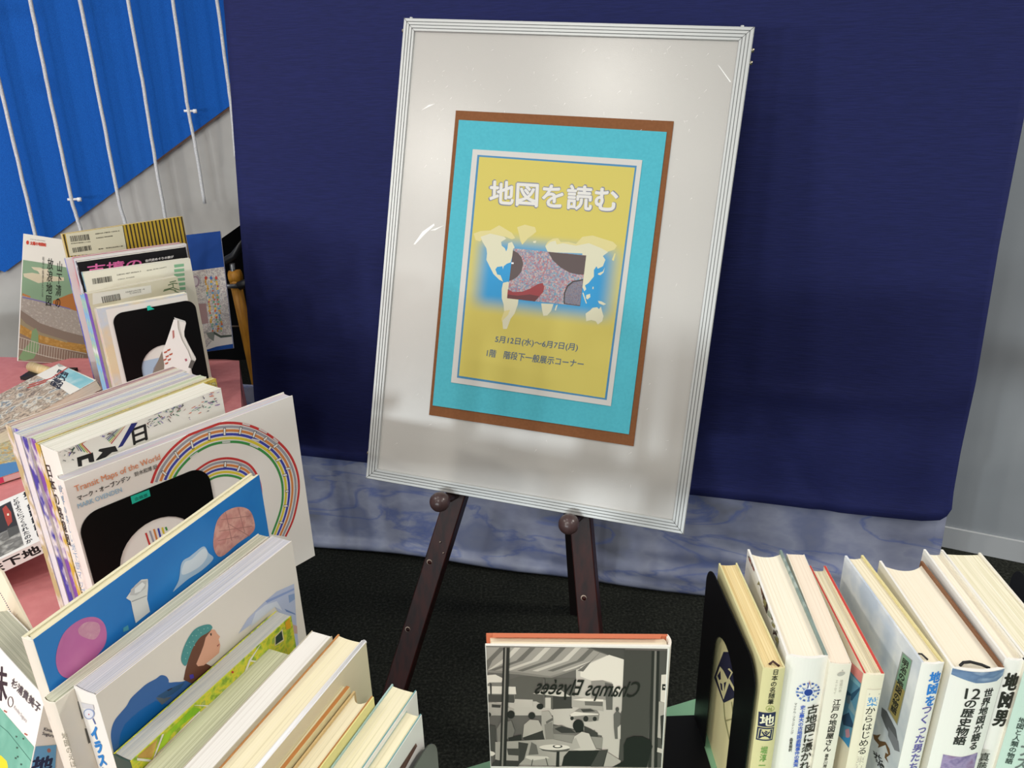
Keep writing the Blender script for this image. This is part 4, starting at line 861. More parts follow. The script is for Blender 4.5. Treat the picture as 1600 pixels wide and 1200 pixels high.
# leaning book at the lower left corner, resting on the row
A0 = at(70, 1090, .93); e1 = (at(0, 1013, .93)-A0).normalized(); best = None
for i in range(400):
    z = .93-.0008*i; q = at(47, 1200, z)-A0
    sc = abs(q.normalized().dot(e1))
    if best is None or sc < best[0]: best = (sc, q.normalized())
Zl = -(best[1]-e1*best[1].dot(e1)).normalized()
Nb = book('leaning_book', 'white and teal hardcover leaning back in the lower left corner', None, None, 0, .185, .026, 1 if Zl.cross(e1).dot(A0-EYE) > 0 else -1, white, pages('b9b8a4', ['cccab6', 'a3a490', 'c2c0ac']), W=.135, frame=(A0, e1, Zl), hard=False)
cl = cr(0, 940, 4.615)
teal = mat('6fb09c', .45, 'noise', ['64a692', '7ab8a4'], 25)
q1, q2 = Nb.face.ab(*cl([(245, 1045)])[0]), Nb.face.ab(*cl([(0, 765)])[0])
slope = (q2[1]-q1[1])/(q2[0]-q1[0])
art(Nb.face, Nb.front, 'teal_cover', [(teal, [(.0006, .0006), (Nb.W-.0006, .0006), (Nb.W-.0006, q1[1]+slope*(Nb.W-q1[0])), (.0006, q1[1]-slope*q1[0])], 'uv'), ('e6cf2a', cl([(-60, 1100), (10, 1110), (50, 1150), (60, 1190), (30, 1260), (-60, 1260)])), ('2f6a5c', strip(cl([(-60, 840), (60, 940), (235, 1160)]), 1))]+
    [('33584e', cl([(x, y), (x+14, y+4), (x+10, y+16), (x-2, y+12)])) for x, y in ((115, 965), (165, 980), (120, 1045), (125, 1110), (110, 1120), (150, 1165))]+[('a85a4c', cl([(x, y), (x+22, y+14), (x+18, y+22), (x-4, y+10)])) for x, y in ((32, 780), (180, 945))])
art(Nb.sp, Nb.spine, 'blue_spine', [(mat('6aa8d4', .45), cl([(243, 1048), (405, 1030), (390, 1300), (200, 1300)])), ('a8746c', el(76, 1172, 3, 3.4))])
text(Nb.face, Nb.front, '味', cl([(-62, 455)])[0], cl([(58, 480)])[0], cl([(-70, 690)])[0], '2c2830', .0006, 'title_lettering')
art(Nb.face, Nb.front, 'title_stop', [('2c2830', q) for q in quads(el(17, 1096.5, 4, 8, 14)+[(21, 1096.5)], 1)])
text(Nb.face, Nb.front, '杉浦貴美子', cl([(95, 545)])[0], cl([(300, 745)])[0], cl([(82, 605)])[0], '4a474c', .0002, 'author_lettering')
text(Nb.face, Nb.front, 'Kimiko Sugiura', cl([(110, 745)])[0], cl([(200, 850)])[0], cl([(100, 775)])[0], '77747a', 0, 'author_lettering')
text(Nb.sp, Nb.spine, 'Kimiko\nSugiura', cl([(318, 905)])[0], cl([(400, 925)])[0], cl([(300, 965)])[0], '5a565c', .0001, 'author_lettering')
text(Nb.sp, Nb.spine, '地', cl([(245, 1120)])[0], cl([(385, 1110)])[0], cl([(225, 1215)])[0], '1f2f52', .0008, 'title_lettering')
bp_ = A0+Nb.yw*(Nb.t+.004)
lf = root('leaflet', tuple(A0), 0, 'cream dotted leaflet slipped behind the leaning teal book', 'leaflet')
LS = Surf(bp_, e1, Zl, -Nb.yw, lf)
q = [LS.ab(*p) for p in ((-60, 845), (2, 893), (8, 905), (47, 982), (50, 992), (48, 1040), (-60, 960))]
n = len(q); v = [LS.pt(a, b, 0) for a, b in q]+[LS.pt(a, b, -.002) for a, b in q]
fix(meshobj('sheet', v, [tuple(range(n)), tuple(range(n, 2*n))[::-1]]+[(i, n+i, n+(i+1) % n, (i+1) % n) for i in range(n)], mat('e0d4bc', .6), lf))
art(LS, lf, 'dotted_line', [('3c3c60', el(-4+i*1.72, 918+i*3.05+(.2*i if i > 8 else 0)*.2, .8, .9, 6)) for i in range(28)]+[('f2ede2', strip([(20, 966), (28, 958)], .8))])

# ------------------------------------------------------------------ middle left row: transit atlas and what stands behind it
MG = 'books and magazines in the middle left row'
T = book('atlas_book', 'wide white transit atlas with concentric coloured rings on its cover', (100, 752), (457, 618), .935, .235, .0190, 1, mat('e6e2da', .4, spec=.42), pages('b8b4c0', ['a8c0cc', 'c4a4b4', 'c0c8b0', 'b0a8c8', 'c8b4ac'], s=.35), hard=True, group=MG, b=.0012, over=.001, conc=.001, bulge=.002)
c43 = cr(80, 560, 3)
cols = ['c23a38', '9a9aa2', 'd08448', '3f46a4', 'd8c43c', '3f8f48']
def interp_path(o, i, t): return [(a[0]+(b[0]-a[0])*t, a[1]+(b[1]-a[1])*t) for a, b in zip(o, i)]
def smooth(pts, k=5):
    out = []; n = len(pts)
    for i in range(n-1):
        p0, p1, p2, p3 = pts[max(i-1, 0)], pts[i], pts[i+1], pts[min(i+2, n-1)]
        for j in range(k):
            t = j/k; out.append(tuple(.5*((2*p1[d])+(-p0[d]+p2[d])*t+(2*p0[d]-5*p1[d]+4*p2[d]-p3[d])*t*t+(-p0[d]+3*p1[d]-3*p2[d]+p3[d])*t**3) for d in (0, 1)))
    return out+[pts[-1]]
O1 = [(470, 585), (500, 510), (560, 430), (640, 362), (720, 322), (810, 303), (900, 308), (985, 338), (1065, 392), (1120, 455), (1152, 530), (1161, 605), (1152, 680), (1132, 760), (1098, 835)]
I1 = [(575, 560), (600, 520), (645, 470), (690, 435), (750, 405), (815, 392), (885, 393), (950, 412), (1010, 450), (1052, 500), (1077, 560), (1085, 615), (1082, 680), (1065, 745), (1035, 825)]
O2 = [(640, 560), (690, 518), (750, 482), (820, 468), (885, 478), (935, 505), (970, 560), (984, 620), (984, 690)]
I2 = [(690, 610), (725, 580), (770, 556), (820, 548), (870, 556), (905, 575), (925, 610), (935, 650), (935, 700)]
items = []
for o, i_ in ((O1, I1), (O2, I2)):
    for k in range(6):
        p = c43(smooth(interp_path(o, i_, k/5.), 4))
        items += [(cols[k], q) for q in quads([T.face.ab(*x) for x in p], .0031 if o is O1 else .0028)]
for k in range(len(items)): items[k] = (items[k][0], items[k][1], 'uv', 'same')
lower = [((443, 818), (463, 878)), ((462, 808), (481, 864)), ((481, 800), (496, 852)), ((501, 796), (512, 838)), ((520, 792), (528, 822)), ((536, 790), (542, 806))]
for k, (a, b_) in enumerate(lower): items.append((cols[k], c43(strip([a, b_], 9))))
st_ = [((655, 385), (665, 425)), ((578, 435), (598, 470)), ((518, 528), (540, 548)), ((741, 345), (740, 385)), ((812, 325), (812, 362)), ((890, 320), (882, 358)), ((957, 340), (945, 372)), ((1012, 368), (995, 385)), ((1062, 402), (1040, 418)), ((1078, 468), (1052, 480)), ((1120, 515), (1098, 518)), ((1112, 620), (1098, 624)), ((1108, 690), (1090, 692)), ((1085, 770), (1068, 768)), ((885, 500), (872, 530)), ((815, 483), (814, 510)), ((1105, 545), (1085, 548)), ((1030, 412), (1018, 430))]
for a, b_ in st_: items += [('3a3a3a', c43(strip([a, b_], 12))), ('e8e4dc', c43(strip([(a[0]+(b_[0]-a[0])*.08, a[1]+(b_[1]-a[1])*.08), (a[0]+(b_[0]-a[0])*.92, a[1]+(b_[1]-a[1])*.92)], 8)))]
for a, b_ in (((895, 305), (930, 314)), ((972, 330), (1010, 350)), ((1040, 372), (1062, 392)), ((800, 393), (838, 390)), ((930, 402), (970, 418)), ((650, 465), (685, 440)), ((938, 378), (975, 386)), ((1150, 570), (1152, 610))):
    items.append(('efece6', c43(strip([a, b_], 7)))); items.append(('8a8a8a', c43(strip([a, b_], 2))))
art(T.face, T.front, 'transit_rings', items)
text(T.face, T.front, 'Transit Maps of the World', c43([(105, 598)])[0], c43([(505, 446)])[0], c43([(117, 634)])[0], 'd98a5c', .00005, 'title_lettering')
text(T.face, T.front, 'マーク・オーブンデン', c43([(118, 645)])[0], c43([(366, 545)])[0], c43([(126, 668)])[0], '33302c', .0002, 'author_lettering')
text(T.face, T.front, '鈴木和博 訳', c43([(387, 533)])[0], c43([(493, 494)])[0], c43([(392, 554)])[0], '5a5650', .0001, 'author_lettering')
text(T.face, T.front, 'MARK OVENDEN', c43([(120, 682)])[0], c43([(326, 603)])[0], c43([(127, 703)])[0], '8fb4cc', .0001, 'author_lettering')
text(T.sp, T.spine, '世\n界\nの\n美\nし\nい\n地\n下\n鉄\nマ\nッ\nプ', (92, 758), (99, 757), (128, 930), '7f9fb8', .0002, 'spine_lettering')
bt, bs_, _, byw = bookend('black metal bookend with a teal sticker in front of the transit atlas', (116, 800), (324, 733), None, 1, rad=.022, arch=(.50, .31, .80), base_len=.09, k=T)
sx_ = Surf(bs_.O-byw*.0001, bs_.X, bs_.Y, bs_.N, bt)
bt.location = bt.location-byw*.0016
art(sx_, bt, 'teal_sticker', [(mat('1fae96', .5), c43([(368, 645), (455, 612), (462, 643), (376, 681)]))])
text(sx_, bt, '企画室', c43([(385, 652)])[0], c43([(445, 630)])[0], c43([(390, 666)])[0], '127a6a', .0004, 'sticker_lettering')

J = book('map_book', 'white route map book with black lettering and coloured lines, behind the transit atlas', (90, 706), (345, 606), .960, .260, .0330, 1, mat('e8e4da', .42, spec=.4), pages('dcd8cc', ['e2ded4', 'c8c8b8', 'd8cfc4']), hard=False, group=MG, bulge=.0008)
text(J.sp, J.spine, '日\n本\nの\n路\n線\n図', (70, 726), (79.5, 727), (103, 851), '2a2826', .0004, 'title_lettering')
text(J.sp, J.spine, '宮\n田\n珠\n己', (112, 884), (117, 884), (125, 926), '4a4844', .0001, 'author_lettering')
text(J.face, J.front, '日', (205.5, 671), (227, 663), (209, 695), '1c1b1a', .0009, 'cover_lettering')
cj = cr(0, 560, 6)
rb_ = ['b83a34', 'c8b43c', '4f9a58', '4a4f8c', '8a8a8a']
items = [('232a6e', c43([(372, 292), (405, 300), (335, 410), (312, 420)])), ('1c1b1a', cj([(720, 930), (870, 880), (885, 970), (835, 975), (825, 935), (765, 955), (770, 1010), (732, 1015)])), ('1c1b1a', cj([(930, 850), (1080, 820), (1105, 870), (1050, 880), (960, 950), (895, 955), (960, 880), (920, 870)]))]
for k in range(5):
    
    for q in quads(cj([(800-k*22, 745+k*14), (765-k*15, 800+k*2), (850-k*28, 890-k*6)]), 1.5): items.append((rb_[k], q))
    for q in quads(cj([(1165-k*16, 600+k*16), (1040-k*12, 800-k*12)]), 1.6): items.append((rb_[k], q))
rs = random.Random(9)
for i in range(150):
    zone = rs.choice([(445, 300, 130, 60, -.62), (640, 260, 150, 45, -.5), (25, 470, 75, 60, -1.1), (220, 360, 70, 40, -.5), (520, 260, 100, 50, -1), (700, 200, 90, 50, -.3)])
    u = zone[0]+rs.random()*zone[2]; v = zone[1]-(u-zone[0])*.38+rs.uniform(-.5, .5)*zone[3]; a = zone[4]+rs.choice([0, 1.4, .2]); l_ = rs.uniform(6, 22)
    c_ = rs.choice(['3a3a3a', '5a5a5a', '8a3a34', '6a5aa0', '3f7f5c'] if zone[0] < 600 else ['c8643c', '3f8f78', '5a5a5a', '7a4a9a'])
    if u < 780 and v > 130: items.append((c_, c43(strip([(u, v), (u+l_*math.cos(a), v+l_*math.sin(a))], rs.uniform(2, 4)))))
art(J.face, J.front, 'cover_map_lines', items)
# magazines stacked behind: spine ends seen at the left, gold map booklet in front
gold = mat('c8a83c', .5, 'noise', ['b8943a', 'd8c050', '8a7a50', 'd8cc8c'], 140, detail=6)
specs = [(.0085, .2592, gold, 'c8a83c', 'booklet with a golden map cover sticking out behind the route map book', .212, ['cfc07a', 'a89858', '7a929c', 'dcd4a8']),
 (.0115, .262, None, '7a4aa0', 'magazine with a violet and white spine third from the front', .204, ['c8cab0', '9aa888', 'dcd8c4']),
 (.0110, .262, None, '3a3a9a', 'magazine with a dark blue spine in the middle of the magazine stack', .204, ['b8aca0', '8a92ac', 'd8ccc4', 'a8848c']),
 (.0125, .263, None, 'd8d8dc', 'magazine with a white spine behind the dark blue one', .202, ['98a0b8', 'd0cabc', '7a8cb4', 'd8d4ac']),
 (.0120, .263, None, '4848b4', 'magazine with a bright blue spine, second from the back of the stack', .200, ['ccc6b4', 'a088a0', 'bcb4a0', 'd8d0cc']),
 (.0120, .265, None, 'b8a878', 'magazine with a cream spine at the very back of the middle left stack', .200, ['ccbc9c', '96707c', '785870', 'd8ccb0'])]
off = J.t+.0006
for t_, H_, fm_, sp_, lab, W_, pc_ in specs:
    A1 = J.A+J.yw*(off+t_*0)+J.x*random.uniform(-.003, .003); A1.z = TZ+H_
    mg = book('magazine', lab, None, None, 0, H_, t_, 1, fm_ or mat('e0ddd2', .4), pages(pc_[0], pc_, s=.45), spine=mat(sp_, .45, 'noise', [sp_, 'dcd8d4', sp_], 40, stretch=(1, 1, .6)), W=W_, hard=False, group=MG, frame=(A1, J.x, (0, 0, 1)))
    off += t_+.0006
    mg.r['label'] = lab

# ------------------------------------------------------------------ flat books on the pink cloth
def flat(name, label, c, toH, toW, zs, H, W, t, cover, page, spine=None, hard=False):
    """c: nearest corner of the upper face; toH / toW: picture points along its two edges; zs: their three heights"""
    A = at(*c, zs[0]); x = (at(*toW, zs[2])-A).normalized(); h = at(*toH, zs[1])-A; h = (h-x*h.dot(x)).normalized()
    s = 1 if h.cross(x).z < 0 else -1      # thickness goes down
    return book(name, label, None, None, 0, H, t, s, cover, page, spine=spine, W=W, hard=hard, frame=(A+h*H, x, h))
mixed = mat('b8a68c', .45, 'noise', ['6a5c4c', 'c8b49a', '8a7c68', 'd8cdb8', '6f8088', 'b8a080'], 42, detail=7, lo=.3, hi=.7)
FA = flat('map_paperback', 'map paperback lying flat with turquoise title corner, in front of the standing books', (151, 594), (99, 565), (0, 677), (.775, .765, .730), .198, .215, .02, mixed, pages('d8ccb4', ['dcd2bc', 'c8bba0']), hard=False)
FS = FA.face
cf = cr(0, 400, 4)
art(FS, FA.front, 'title_area', [('e3ded2', cf([(395, 660), (605, 775), (440, 868), (330, 790), (225, 745)])), (mat('9cc8cc', .45, 'noise', ['7fb8c0', 'c4d8d4'], 12), cf([(430, 690), (590, 780), (500, 830), (360, 755)])), ('a8a8a0', cf([(350, 675), (395, 662), (420, 680), (370, 695)]))])
sb = root('book_rest', tuple(FA.A), 0, 'small black rest under the tilted map paperback', 'stand')
p_ = at(46, 583, .70); q_ = FA.A-FA.Z*FA.H*.5+FA.x*.02
box('foot', (p_.x-.05, p_.y-.03, TZ+.0005), (q_.x+.01, q_.y+.0, TZ+.010), mat('161616', .5), sb)
box('prop', (q_.x-.015, q_.y-.03, TZ+.010), (q_.x+.01, q_.y, q_.z-.026), mat('161616', .5), sb)
text(FS, FA.front, '歴史地図', cf([(365, 705)])[0], cf([(310, 800)])[0], cf([(430, 735)])[0], '2c2c30', .001, 'title_lettering')
art(FS, FA.front, 'red_lines', [('b04a3c', cf(strip([(180, 808), (320, 765), (440, 690)], 7))), ('b04a3c', cf(strip([(170, 825), (290, 785)], 7)))])
FB = flat('map_booklet', 'booklet with an ochre street map cover and bright pink spine lying at the left', (60, 727), (38, 655), (0, 746), (.712, .712, .712), .15, .2, .011, mat('c0a060', .5, 'noise', ['b88f4c', '8a9a8c', 'd0b87c', '6f90a8', 'c8b080'], 80, detail=5), cream, spine=None)
art(FB.face, FB.front, 'blue_margin', [('4f7fae', [(-40, 733), (20, 722), (61, 716), (62, 727), (0, 746), (-40, 758)])])
fy = Surf(FB.base, FB.x, -FB.yw, -FB.Z, FB.r)
art(fy, FB.front, 'pink_edge', [(mat('c83a5c', .5), [(-.001, -.0105), (.16, -.0105), (.16, -.0003), (-.001, -.0003)], 'uv'), ('d0a8a4', [(.028, -.010), (.052, -.010), (.052, -.001), (.028, -.001)], 'uv')])
text(fy, FB.front, '東京23区', (.024, -.003), (.004, -.003), (.024, -.008), 'f0d8dc', .0003, 'edge_lettering', uv=True)
FC = flat('subway_book', 'white paperback lying flat with heavy black lettering and a dark tunnel photograph', (88, 833), (62, 757), (0, 874), (.76, .75, .75), .184, .2, .018, white, pages())
c51 = cr(0, 740, 5.457)
art(FC.face, FC.front, 'cover_photograph', [('35332f', c51([(-200, 380), (90, 235), (205, 610), (-200, 810)])), (mat('8c8a84', .5, 'noise', ['6a6862', 'b4b2aa'], 60), c51([(-200, 640), (0, 510), (150, 440), (205, 610), (-200, 800)])), ('a84434', c51([(20, 300), (50, 270), (95, 330), (105, 410), (70, 450), (50, 400)])), ('55544e', c51([(60, 470), (150, 440), (165, 500), (80, 550)])), ('e8e0c8', c51([(60, 342), (76, 340), (78, 358), (62, 360)]))])
text(FC.face, FC.front, '地\n下\n鉄\n路\n線\n網\nは', c51([(195, 165)])[0], c51([(270, 130)])[0], c51([(320, 545)])[0], '1a1918', .0012, 'title_lettering')
text(FC.face, FC.front, '東\n京\nの', c51([(305, 125)])[0], c51([(350, 100)])[0], c51([(360, 250)])[0], '1a1918', .0006, 'title_lettering')
text(FC.face, FC.front, 'ど\nの\nよ\nう\nに\nつ\nく\nら\nれ\nた\nの\nか', c51([(105, 225)])[0], c51([(155, 200)])[0], c51([(225, 605)])[0], '1a1918', .0003, 'title_lettering')
sb2 = root('book_rest', tuple(FC.A), 0, 'small dark rest under the white subway paperback', 'stand')
q_ = FC.A-FC.Z*FC.H*.8+FC.x*.04
box('foot', (q_.x-.03, q_.y-.02, TZ+.0005), (q_.x+.01, q_.y+.03, q_.z-.021), mat('1a1614', .5), sb2)
sy_ = Surf(FC.base, FC.x, -FC.yw, -FC.Z, FC.r)
art(sy_, FC.front, 'white_side', [('e8e5de', [(-.0005, -.0178), (.2, -.0178), (.2, -.0002), (-.0005, -.0002)], 'uv')])
text(sy_, FC.front, '網線路鉄下地の', (.150, -.003), (.004, -.003), (.150, -.0150), '1a1918', .0009, 'side_lettering', uv=True)

# ------------------------------------------------------------------ far left group around the second bookend
BG = 'books in the far left group'
yl = mat('c8a83a', .5, spec=.3)
L1 = book('paperback_book', 'cream paperback directly behind the far bookend', (162, 481), (292, 458), .940, .240, .014, 1, mat('d9c9a6', .5, 'noise', ['d8c4a0', 'c0c8d0', 'dccfae'], 10), pages('e4dcc4', ['e8e0ca', 'd2c8aa']), hard=False, group=BG, W=.15)
art(L1.face, L1.front, 'cover_print', [('dfdcd4', [(165, 484), (292, 461), (330, 640), (200, 640)]), ('a8bcd0', [(215, 566), (262, 556), (268, 600), (220, 600)]), ('8a8a94', [(240, 575), (258, 545), (262, 600), (235, 600)])]+[('66635e', strip([(236+k*.6, 523+k*3.4), (262+k*.4, 518+k*3.4)], 1)) for k in range(6)])
L2 = book('paperback_book', 'beige paperback with a pine tree print and barcode, far left group', (144, 458), (277, 432), .952, .252, .016, 1, mat('ccc6ac', .5, 'noise', ['c8c2a6', 'd2ccb4'], 10), pages('cfc8b4', ['d4cdb8', 'bdb69e']), spine=mat('7a5ab0', .5, 'noise', ['6a4aa4', 'c8c0d0'], 18, stretch=(1, 1, .5)), hard=False, group=BG, W=.162)
cb = cr(90, 330, 8)
def barcode(s, parent, a, b, c, n=30, seed=1, name='barcode'):
    rs = random.Random(seed); out = []; x = 0; A, B_, C_ = [Vector(s.ab(*q)) for q in (a, b, c)]
    while x < 1:
        w_ = rs.uniform(.4, 1.3)/n; x2 = min(1, x+w_); p, q = A+(B_-A)*x, A+(B_-A)*x2
        out.append(('2a2824', [tuple(p), tuple(q), tuple(q+C_-A), tuple(p+C_-A)], 'uv')); x = x2+rs.uniform(.4, 1.2)/n
    art(s, parent, name, out)
art(L2.face, L2.front, 'label_area', [('dcdace', cb([(430, 1010), (1165, 925), (1175, 1020), (480, 1160), (440, 1170)]))]+[('5c6e4c', strip(cb(p), 1.6)) for p in ([(1330, 985), (1440, 955)], [(1380, 925), (1450, 900), (1500, 905)], [(1400, 890), (1480, 870)], [(1320, 1000), (1400, 975), (1480, 990)], [(1450, 960), (1530, 985)], [(1440, 900), (1445, 960)], [(1460, 1000), (1540, 1020)])])
barcode(L2.face, L2.front, cb([(548, 1070)])[0], cb([(775, 1028)])[0], cb([(565, 1150)])[0], 26, 2)
text(L2.face, L2.front, 'ISBN978-4\nC0026', cb([(850, 1005)])[0], cb([(1085, 965)])[0], cb([(856, 1045)])[0], '66645c', 0, 'isbn_lettering')
L3 = book('magazine', 'white magazine back with green tabs and barcode, far left group', (129, 427), (297, 404), .972, .272, .0115, 1, mat('dcd9c8', .45), pages('cfccbc', ['d8d4c6', 'b8b8a8']), spine=mat('5f9ec4', .5, 'noise', ['4f8fbc', '8ac0a0', '3f6fa0'], 14), hard=False, group=BG)
art(L3.face, L3.front, 'green_tabs', [('7fb08a', cb([(1455, 668+k*58), (1578+k*4, 655+k*58), (1580+k*4, 690+k*58), (1460, 706+k*58)])) for k in range(7)])
barcode(L3.face, L3.front, cb([(430, 845)])[0], cb([(670, 808)])[0], cb([(442, 915)])[0], 26, 3)
text(L3.face, L3.front, 'ISBN4-487-80064-3', cb([(740, 790)])[0], cb([(1040, 742)])[0], cb([(742, 806)])[0], '55534c', 0, 'isbn_lettering'); text(L3.face, L3.front, 'C0021 ¥1500E', cb([(752, 848)])[0], cb([(960, 812)])[0], cb([(754, 862)])[0], '55534c', 0, 'isbn_lettering')
text(L3.face, L3.front, '定価 本体1500円', cb([(1110, 735)])[0], cb([(1358, 690)])[0], cb([(1112, 750)])[0], '55534c', 0, 'price_lettering')
L4 = book('magazine', 'black magazine with pink lettering, far left group', (120, 410), (290, 386), .980, .280, .0130, 1, mat('161416', .4), pages('dcd8cc', ['e2ded2', 'c8c4b8']), spine=mat('35363c', .5, 'noise', ['1c1c20', 'c8c8c8', '3a4a5a'], 30), hard=False, group=BG, b=.0008)
text(L4.face, L4.front, '古墳の', cb([(375, 672)])[0], cb([(1050, 590)])[0], cb([(375, 790)])[0], 'd86aa0', .0009, 'title_lettering')
text(L4.face, L4.front, '古代史めぐりの旅が', cb([(1095, 605)])[0], cb([(1448, 552)])[0], cb([(1098, 636)])[0], 'e0dcd8', .0004, 'subtitle_lettering')
# thin ones between the black magazine and the striped book
off = L4.t+.0005
for t_, H_, sp_, lab, W_, up in ((.012, .284, 'e2e0e4', 'magazine with a white spine just behind the black one', .208, 0), (.011, .281, '8fa0a0', 'grey-green spined magazine in the far left group', .205, 0), (.010, .283, 'c85a6a', 'magazine with a thin red top edge in front of the striped book', .203, 0), (.012, .280, '3a4ac0', 'magazine with a vivid blue and violet spine at the left of the far group', .20, -.012)):
    A1 = L4.A+L4.yw*off+L4.x*up; A1.z = TZ+H_
    book('magazine', lab, None, None, 0, H_, t_, 1, mat('d8d2d0' if sp_ != 'c85a6a' else 'c07078', .45), pages('d4d0c6', ['dcd8ce', 'bcb8b0', 'c8c0b8']), spine=mat(sp_, .5, 'noise', [sp_, 'c8ccd4', sp_], 22, stretch=(1, 1, .5)), W=W_, hard=False, group=BG, frame=(A1, L4.x, (0, 0, 1)))
    off += t_+.0008
off2 = L3.t+.0006
for t_, H_, sp_, lab in ((.011, .270, '3a3f4a', 'thin book with a dark patterned spine behind the green-tabbed one'), ):
    A1 = L3.A+L3.yw*off2; A1.z = TZ+H_
    book('magazine', lab, None, None, 0, H_, t_, 1, ivw, cream, spine=mat(sp_, .5, 'noise', ['20242c', '7fa8c0', 'c8c8c8'], 40), W=.18, hard=False, group=BG, frame=(A1, L3.x, (0, 0, 1)))
for base_, labs in ((L1, ('thin book with a pale floral spine behind the cream paperback',)), (L2, ('thin book with a light blue spine behind the pine print paperback', 'thin book with a white and blue spine, two behind the pine print paperback'))):
    o_ = base_.t+.0006
    for i, lab in enumerate(labs):
        A1 = base_.A+base_.yw*o_; A1.z = TZ+base_.H-.004-.004*i
        cs = (['d8b8c0', 'c0c8b0', 'e0d8c8'], ['7fb0d8', 'a8c8a0', 'd8dce0'])[base_ is L2]
        book('magazine', lab, None, None, 0, base_.H-.004-.004*i, .0125, 1, ivw, cream, spine=mat(cs[0], .5, 'noise', cs, 25), W=base_.W-.005, hard=False, group=BG, frame=(A1, base_.x, (0, 0, 1)))
        o_ += .0131
L5 = book('striped_book', 'tallest book at the back of the far left group, yellow and black striped cover', (97, 366), (285, 338), 1.016, .316, .0090, 1, yl, pages('dcd4c0', ['d8cfb8', 'c8bda0']), spine=mat('c8b888', .5), hard=False, b=.0012, group=BG)
stripes = []
for k in range(33):
    u = 98+k*5.75; stripes.append(('3a3026', [(u, 366-k*.856), (u+2.2, 366-k*.856-.3), (u+2.2+38, 560-k*.8), (u+38, 560-k*.8)]))
art(L5.face, L5.front, 'black_stripes', stripes)
art(L5.face, L5.front, 'label_area', [('ddd8bc', cb([(95, 280), (810, 180), (865, 490), (150, 560)]))])
barcode(L5.face, L5.front, cb([(150, 312)])[0], cb([(395, 285)])[0], cb([(165, 385)])[0], 28, 4); barcode(L5.face, L5.front, cb([(182, 460)])[0], cb([(412, 425)])[0], cb([(195, 520)])[0], 28, 5, 'barcode')
for body, a, b_, c_ in (('9784780811132', (165, 400), (408, 375), (167, 410)), ('ISBN4-7803-1033-2', (468, 278), (770, 238), (470, 290)), ('C0026 ¥2000E', (478, 330), (685, 302), (480, 342)), ('定価：本体2,000円＋税', (505, 468), (815, 428), (508, 480))):
    text(L5.face, L5.front, body, cb([a])[0], cb([b_])[0], cb([c_])[0], '4c4838', .0002, 'isbn_lettering')
bb, bbs, _, bby = bookend('black metal bookend with a torn teal sticker scrap, far left group', (174, 492), (303, 466), None, 1, rad=.018, arch=(.5, .30, .68), base_len=.07, k=L1)
bb.location = bb.location-bby*.002
sx_ = Surf(bbs.O-bby*.0006, bbs.X, bbs.Y, bbs.N, bb)
art(sx_, bb, 'teal_scrap', [(mat('1fb8a0', .5), [(229, 478), (234, 477), (236, 480), (241, 482.5), (230, 485)])])

# curled little booklet in front of that bookend
cbp = at(275, 700, .705); cn = (Vector((EYE.x, EYE.y, 0))-Vector((cbp.x, cbp.y, 0))).normalized()
cu = root('curled_booklet', tuple(cbp), 0, 'small white booklet with curled pages propped before the far bookend', 'booklet')
wm = mat('e4e0da', .5)
def slab2(name, px, e0, th, m, ni=INV[cu.name]):
    v = [on(u, q, cbp, cn)+cn*e0 for u, q in px]; n = len(v); v += [p-cn*th for p in v]
    return fix(meshobj(name, v, [tuple(range(n)), tuple(range(n, 2*n))[::-1]]+[(i, n+i, n+(i+1) % n, (i+1) % n) for i in range(n)], m, cu, inv=ni))
c20 = cr(200, 420, 6)
slab2('curled_cover', c20([(430, 475), (462, 480), (468, 560), (500, 660), (560, 770), (590, 850), (590, 930), (560, 990), (230, 1000), (330, 770), (390, 600)]), 0, .0012, wm)
slab2('curled_pages', c20([(440, 478), (545, 512), (528, 590), (530, 640), (580, 740), (640, 850), (600, 930), (575, 915), (560, 800), (500, 690), (470, 590)]), -.002, .014, pages('d4d0c8', ['e0dcd4', 'b8b4ac']))
slab2('spine_edge', c20([(590, 855), (625, 868), (600, 935), (565, 925)]), .0006, .002, mat('5a5652', .5))
cs_ = Surf(cbp, cn.cross(Vector((0, 0, 1))), (0, 0, 1), cn, cu)
art(cs_, cu, 'cover_print', [('7f7468', c20([(230, 985), (320, 770), (340, 900), (335, 985)]))]+[('b05a44', c20([(x, y), (x+34, y-14), (x+30, y+4), (x+6, y+14)])) for x, y in ((335, 780), (350, 820), (330, 850), (370, 850), (345, 885), (365, 760), (385, 800))]+[('b07068', c20([(415, 580), (432, 575), (436, 640), (420, 660)])), ('a85a6a', c20([(530, 845), (550, 840), (556, 860), (540, 870)]))])

def lean(pb, pt, pf, zb, H):
    Pb = at(*pb, zb); best = None; d = ray(*pt)
    for i in range(4000):
        P = EYE+d*(.3+i*.001); e = abs((P-Pb).length-H)
        if (P-Pb).z > 0 and (best is None or e < best[0] or (e < .002 and P.y > best[1].y)): best = (e, P)
    A = best[1]; Z = (A-Pb).normalized(); d2 = ray(*pf); t = (A-EYE).dot(Z)/d2.dot(Z)
    X = EYE+d2*t-A
    if abs(Z.z) < .5 or X.length > 1: X = Vector((1, .2, 0))
    X = (X-Z*X.dot(Z)).normalized(); print('lean', A, X, Z); return A, X, Z
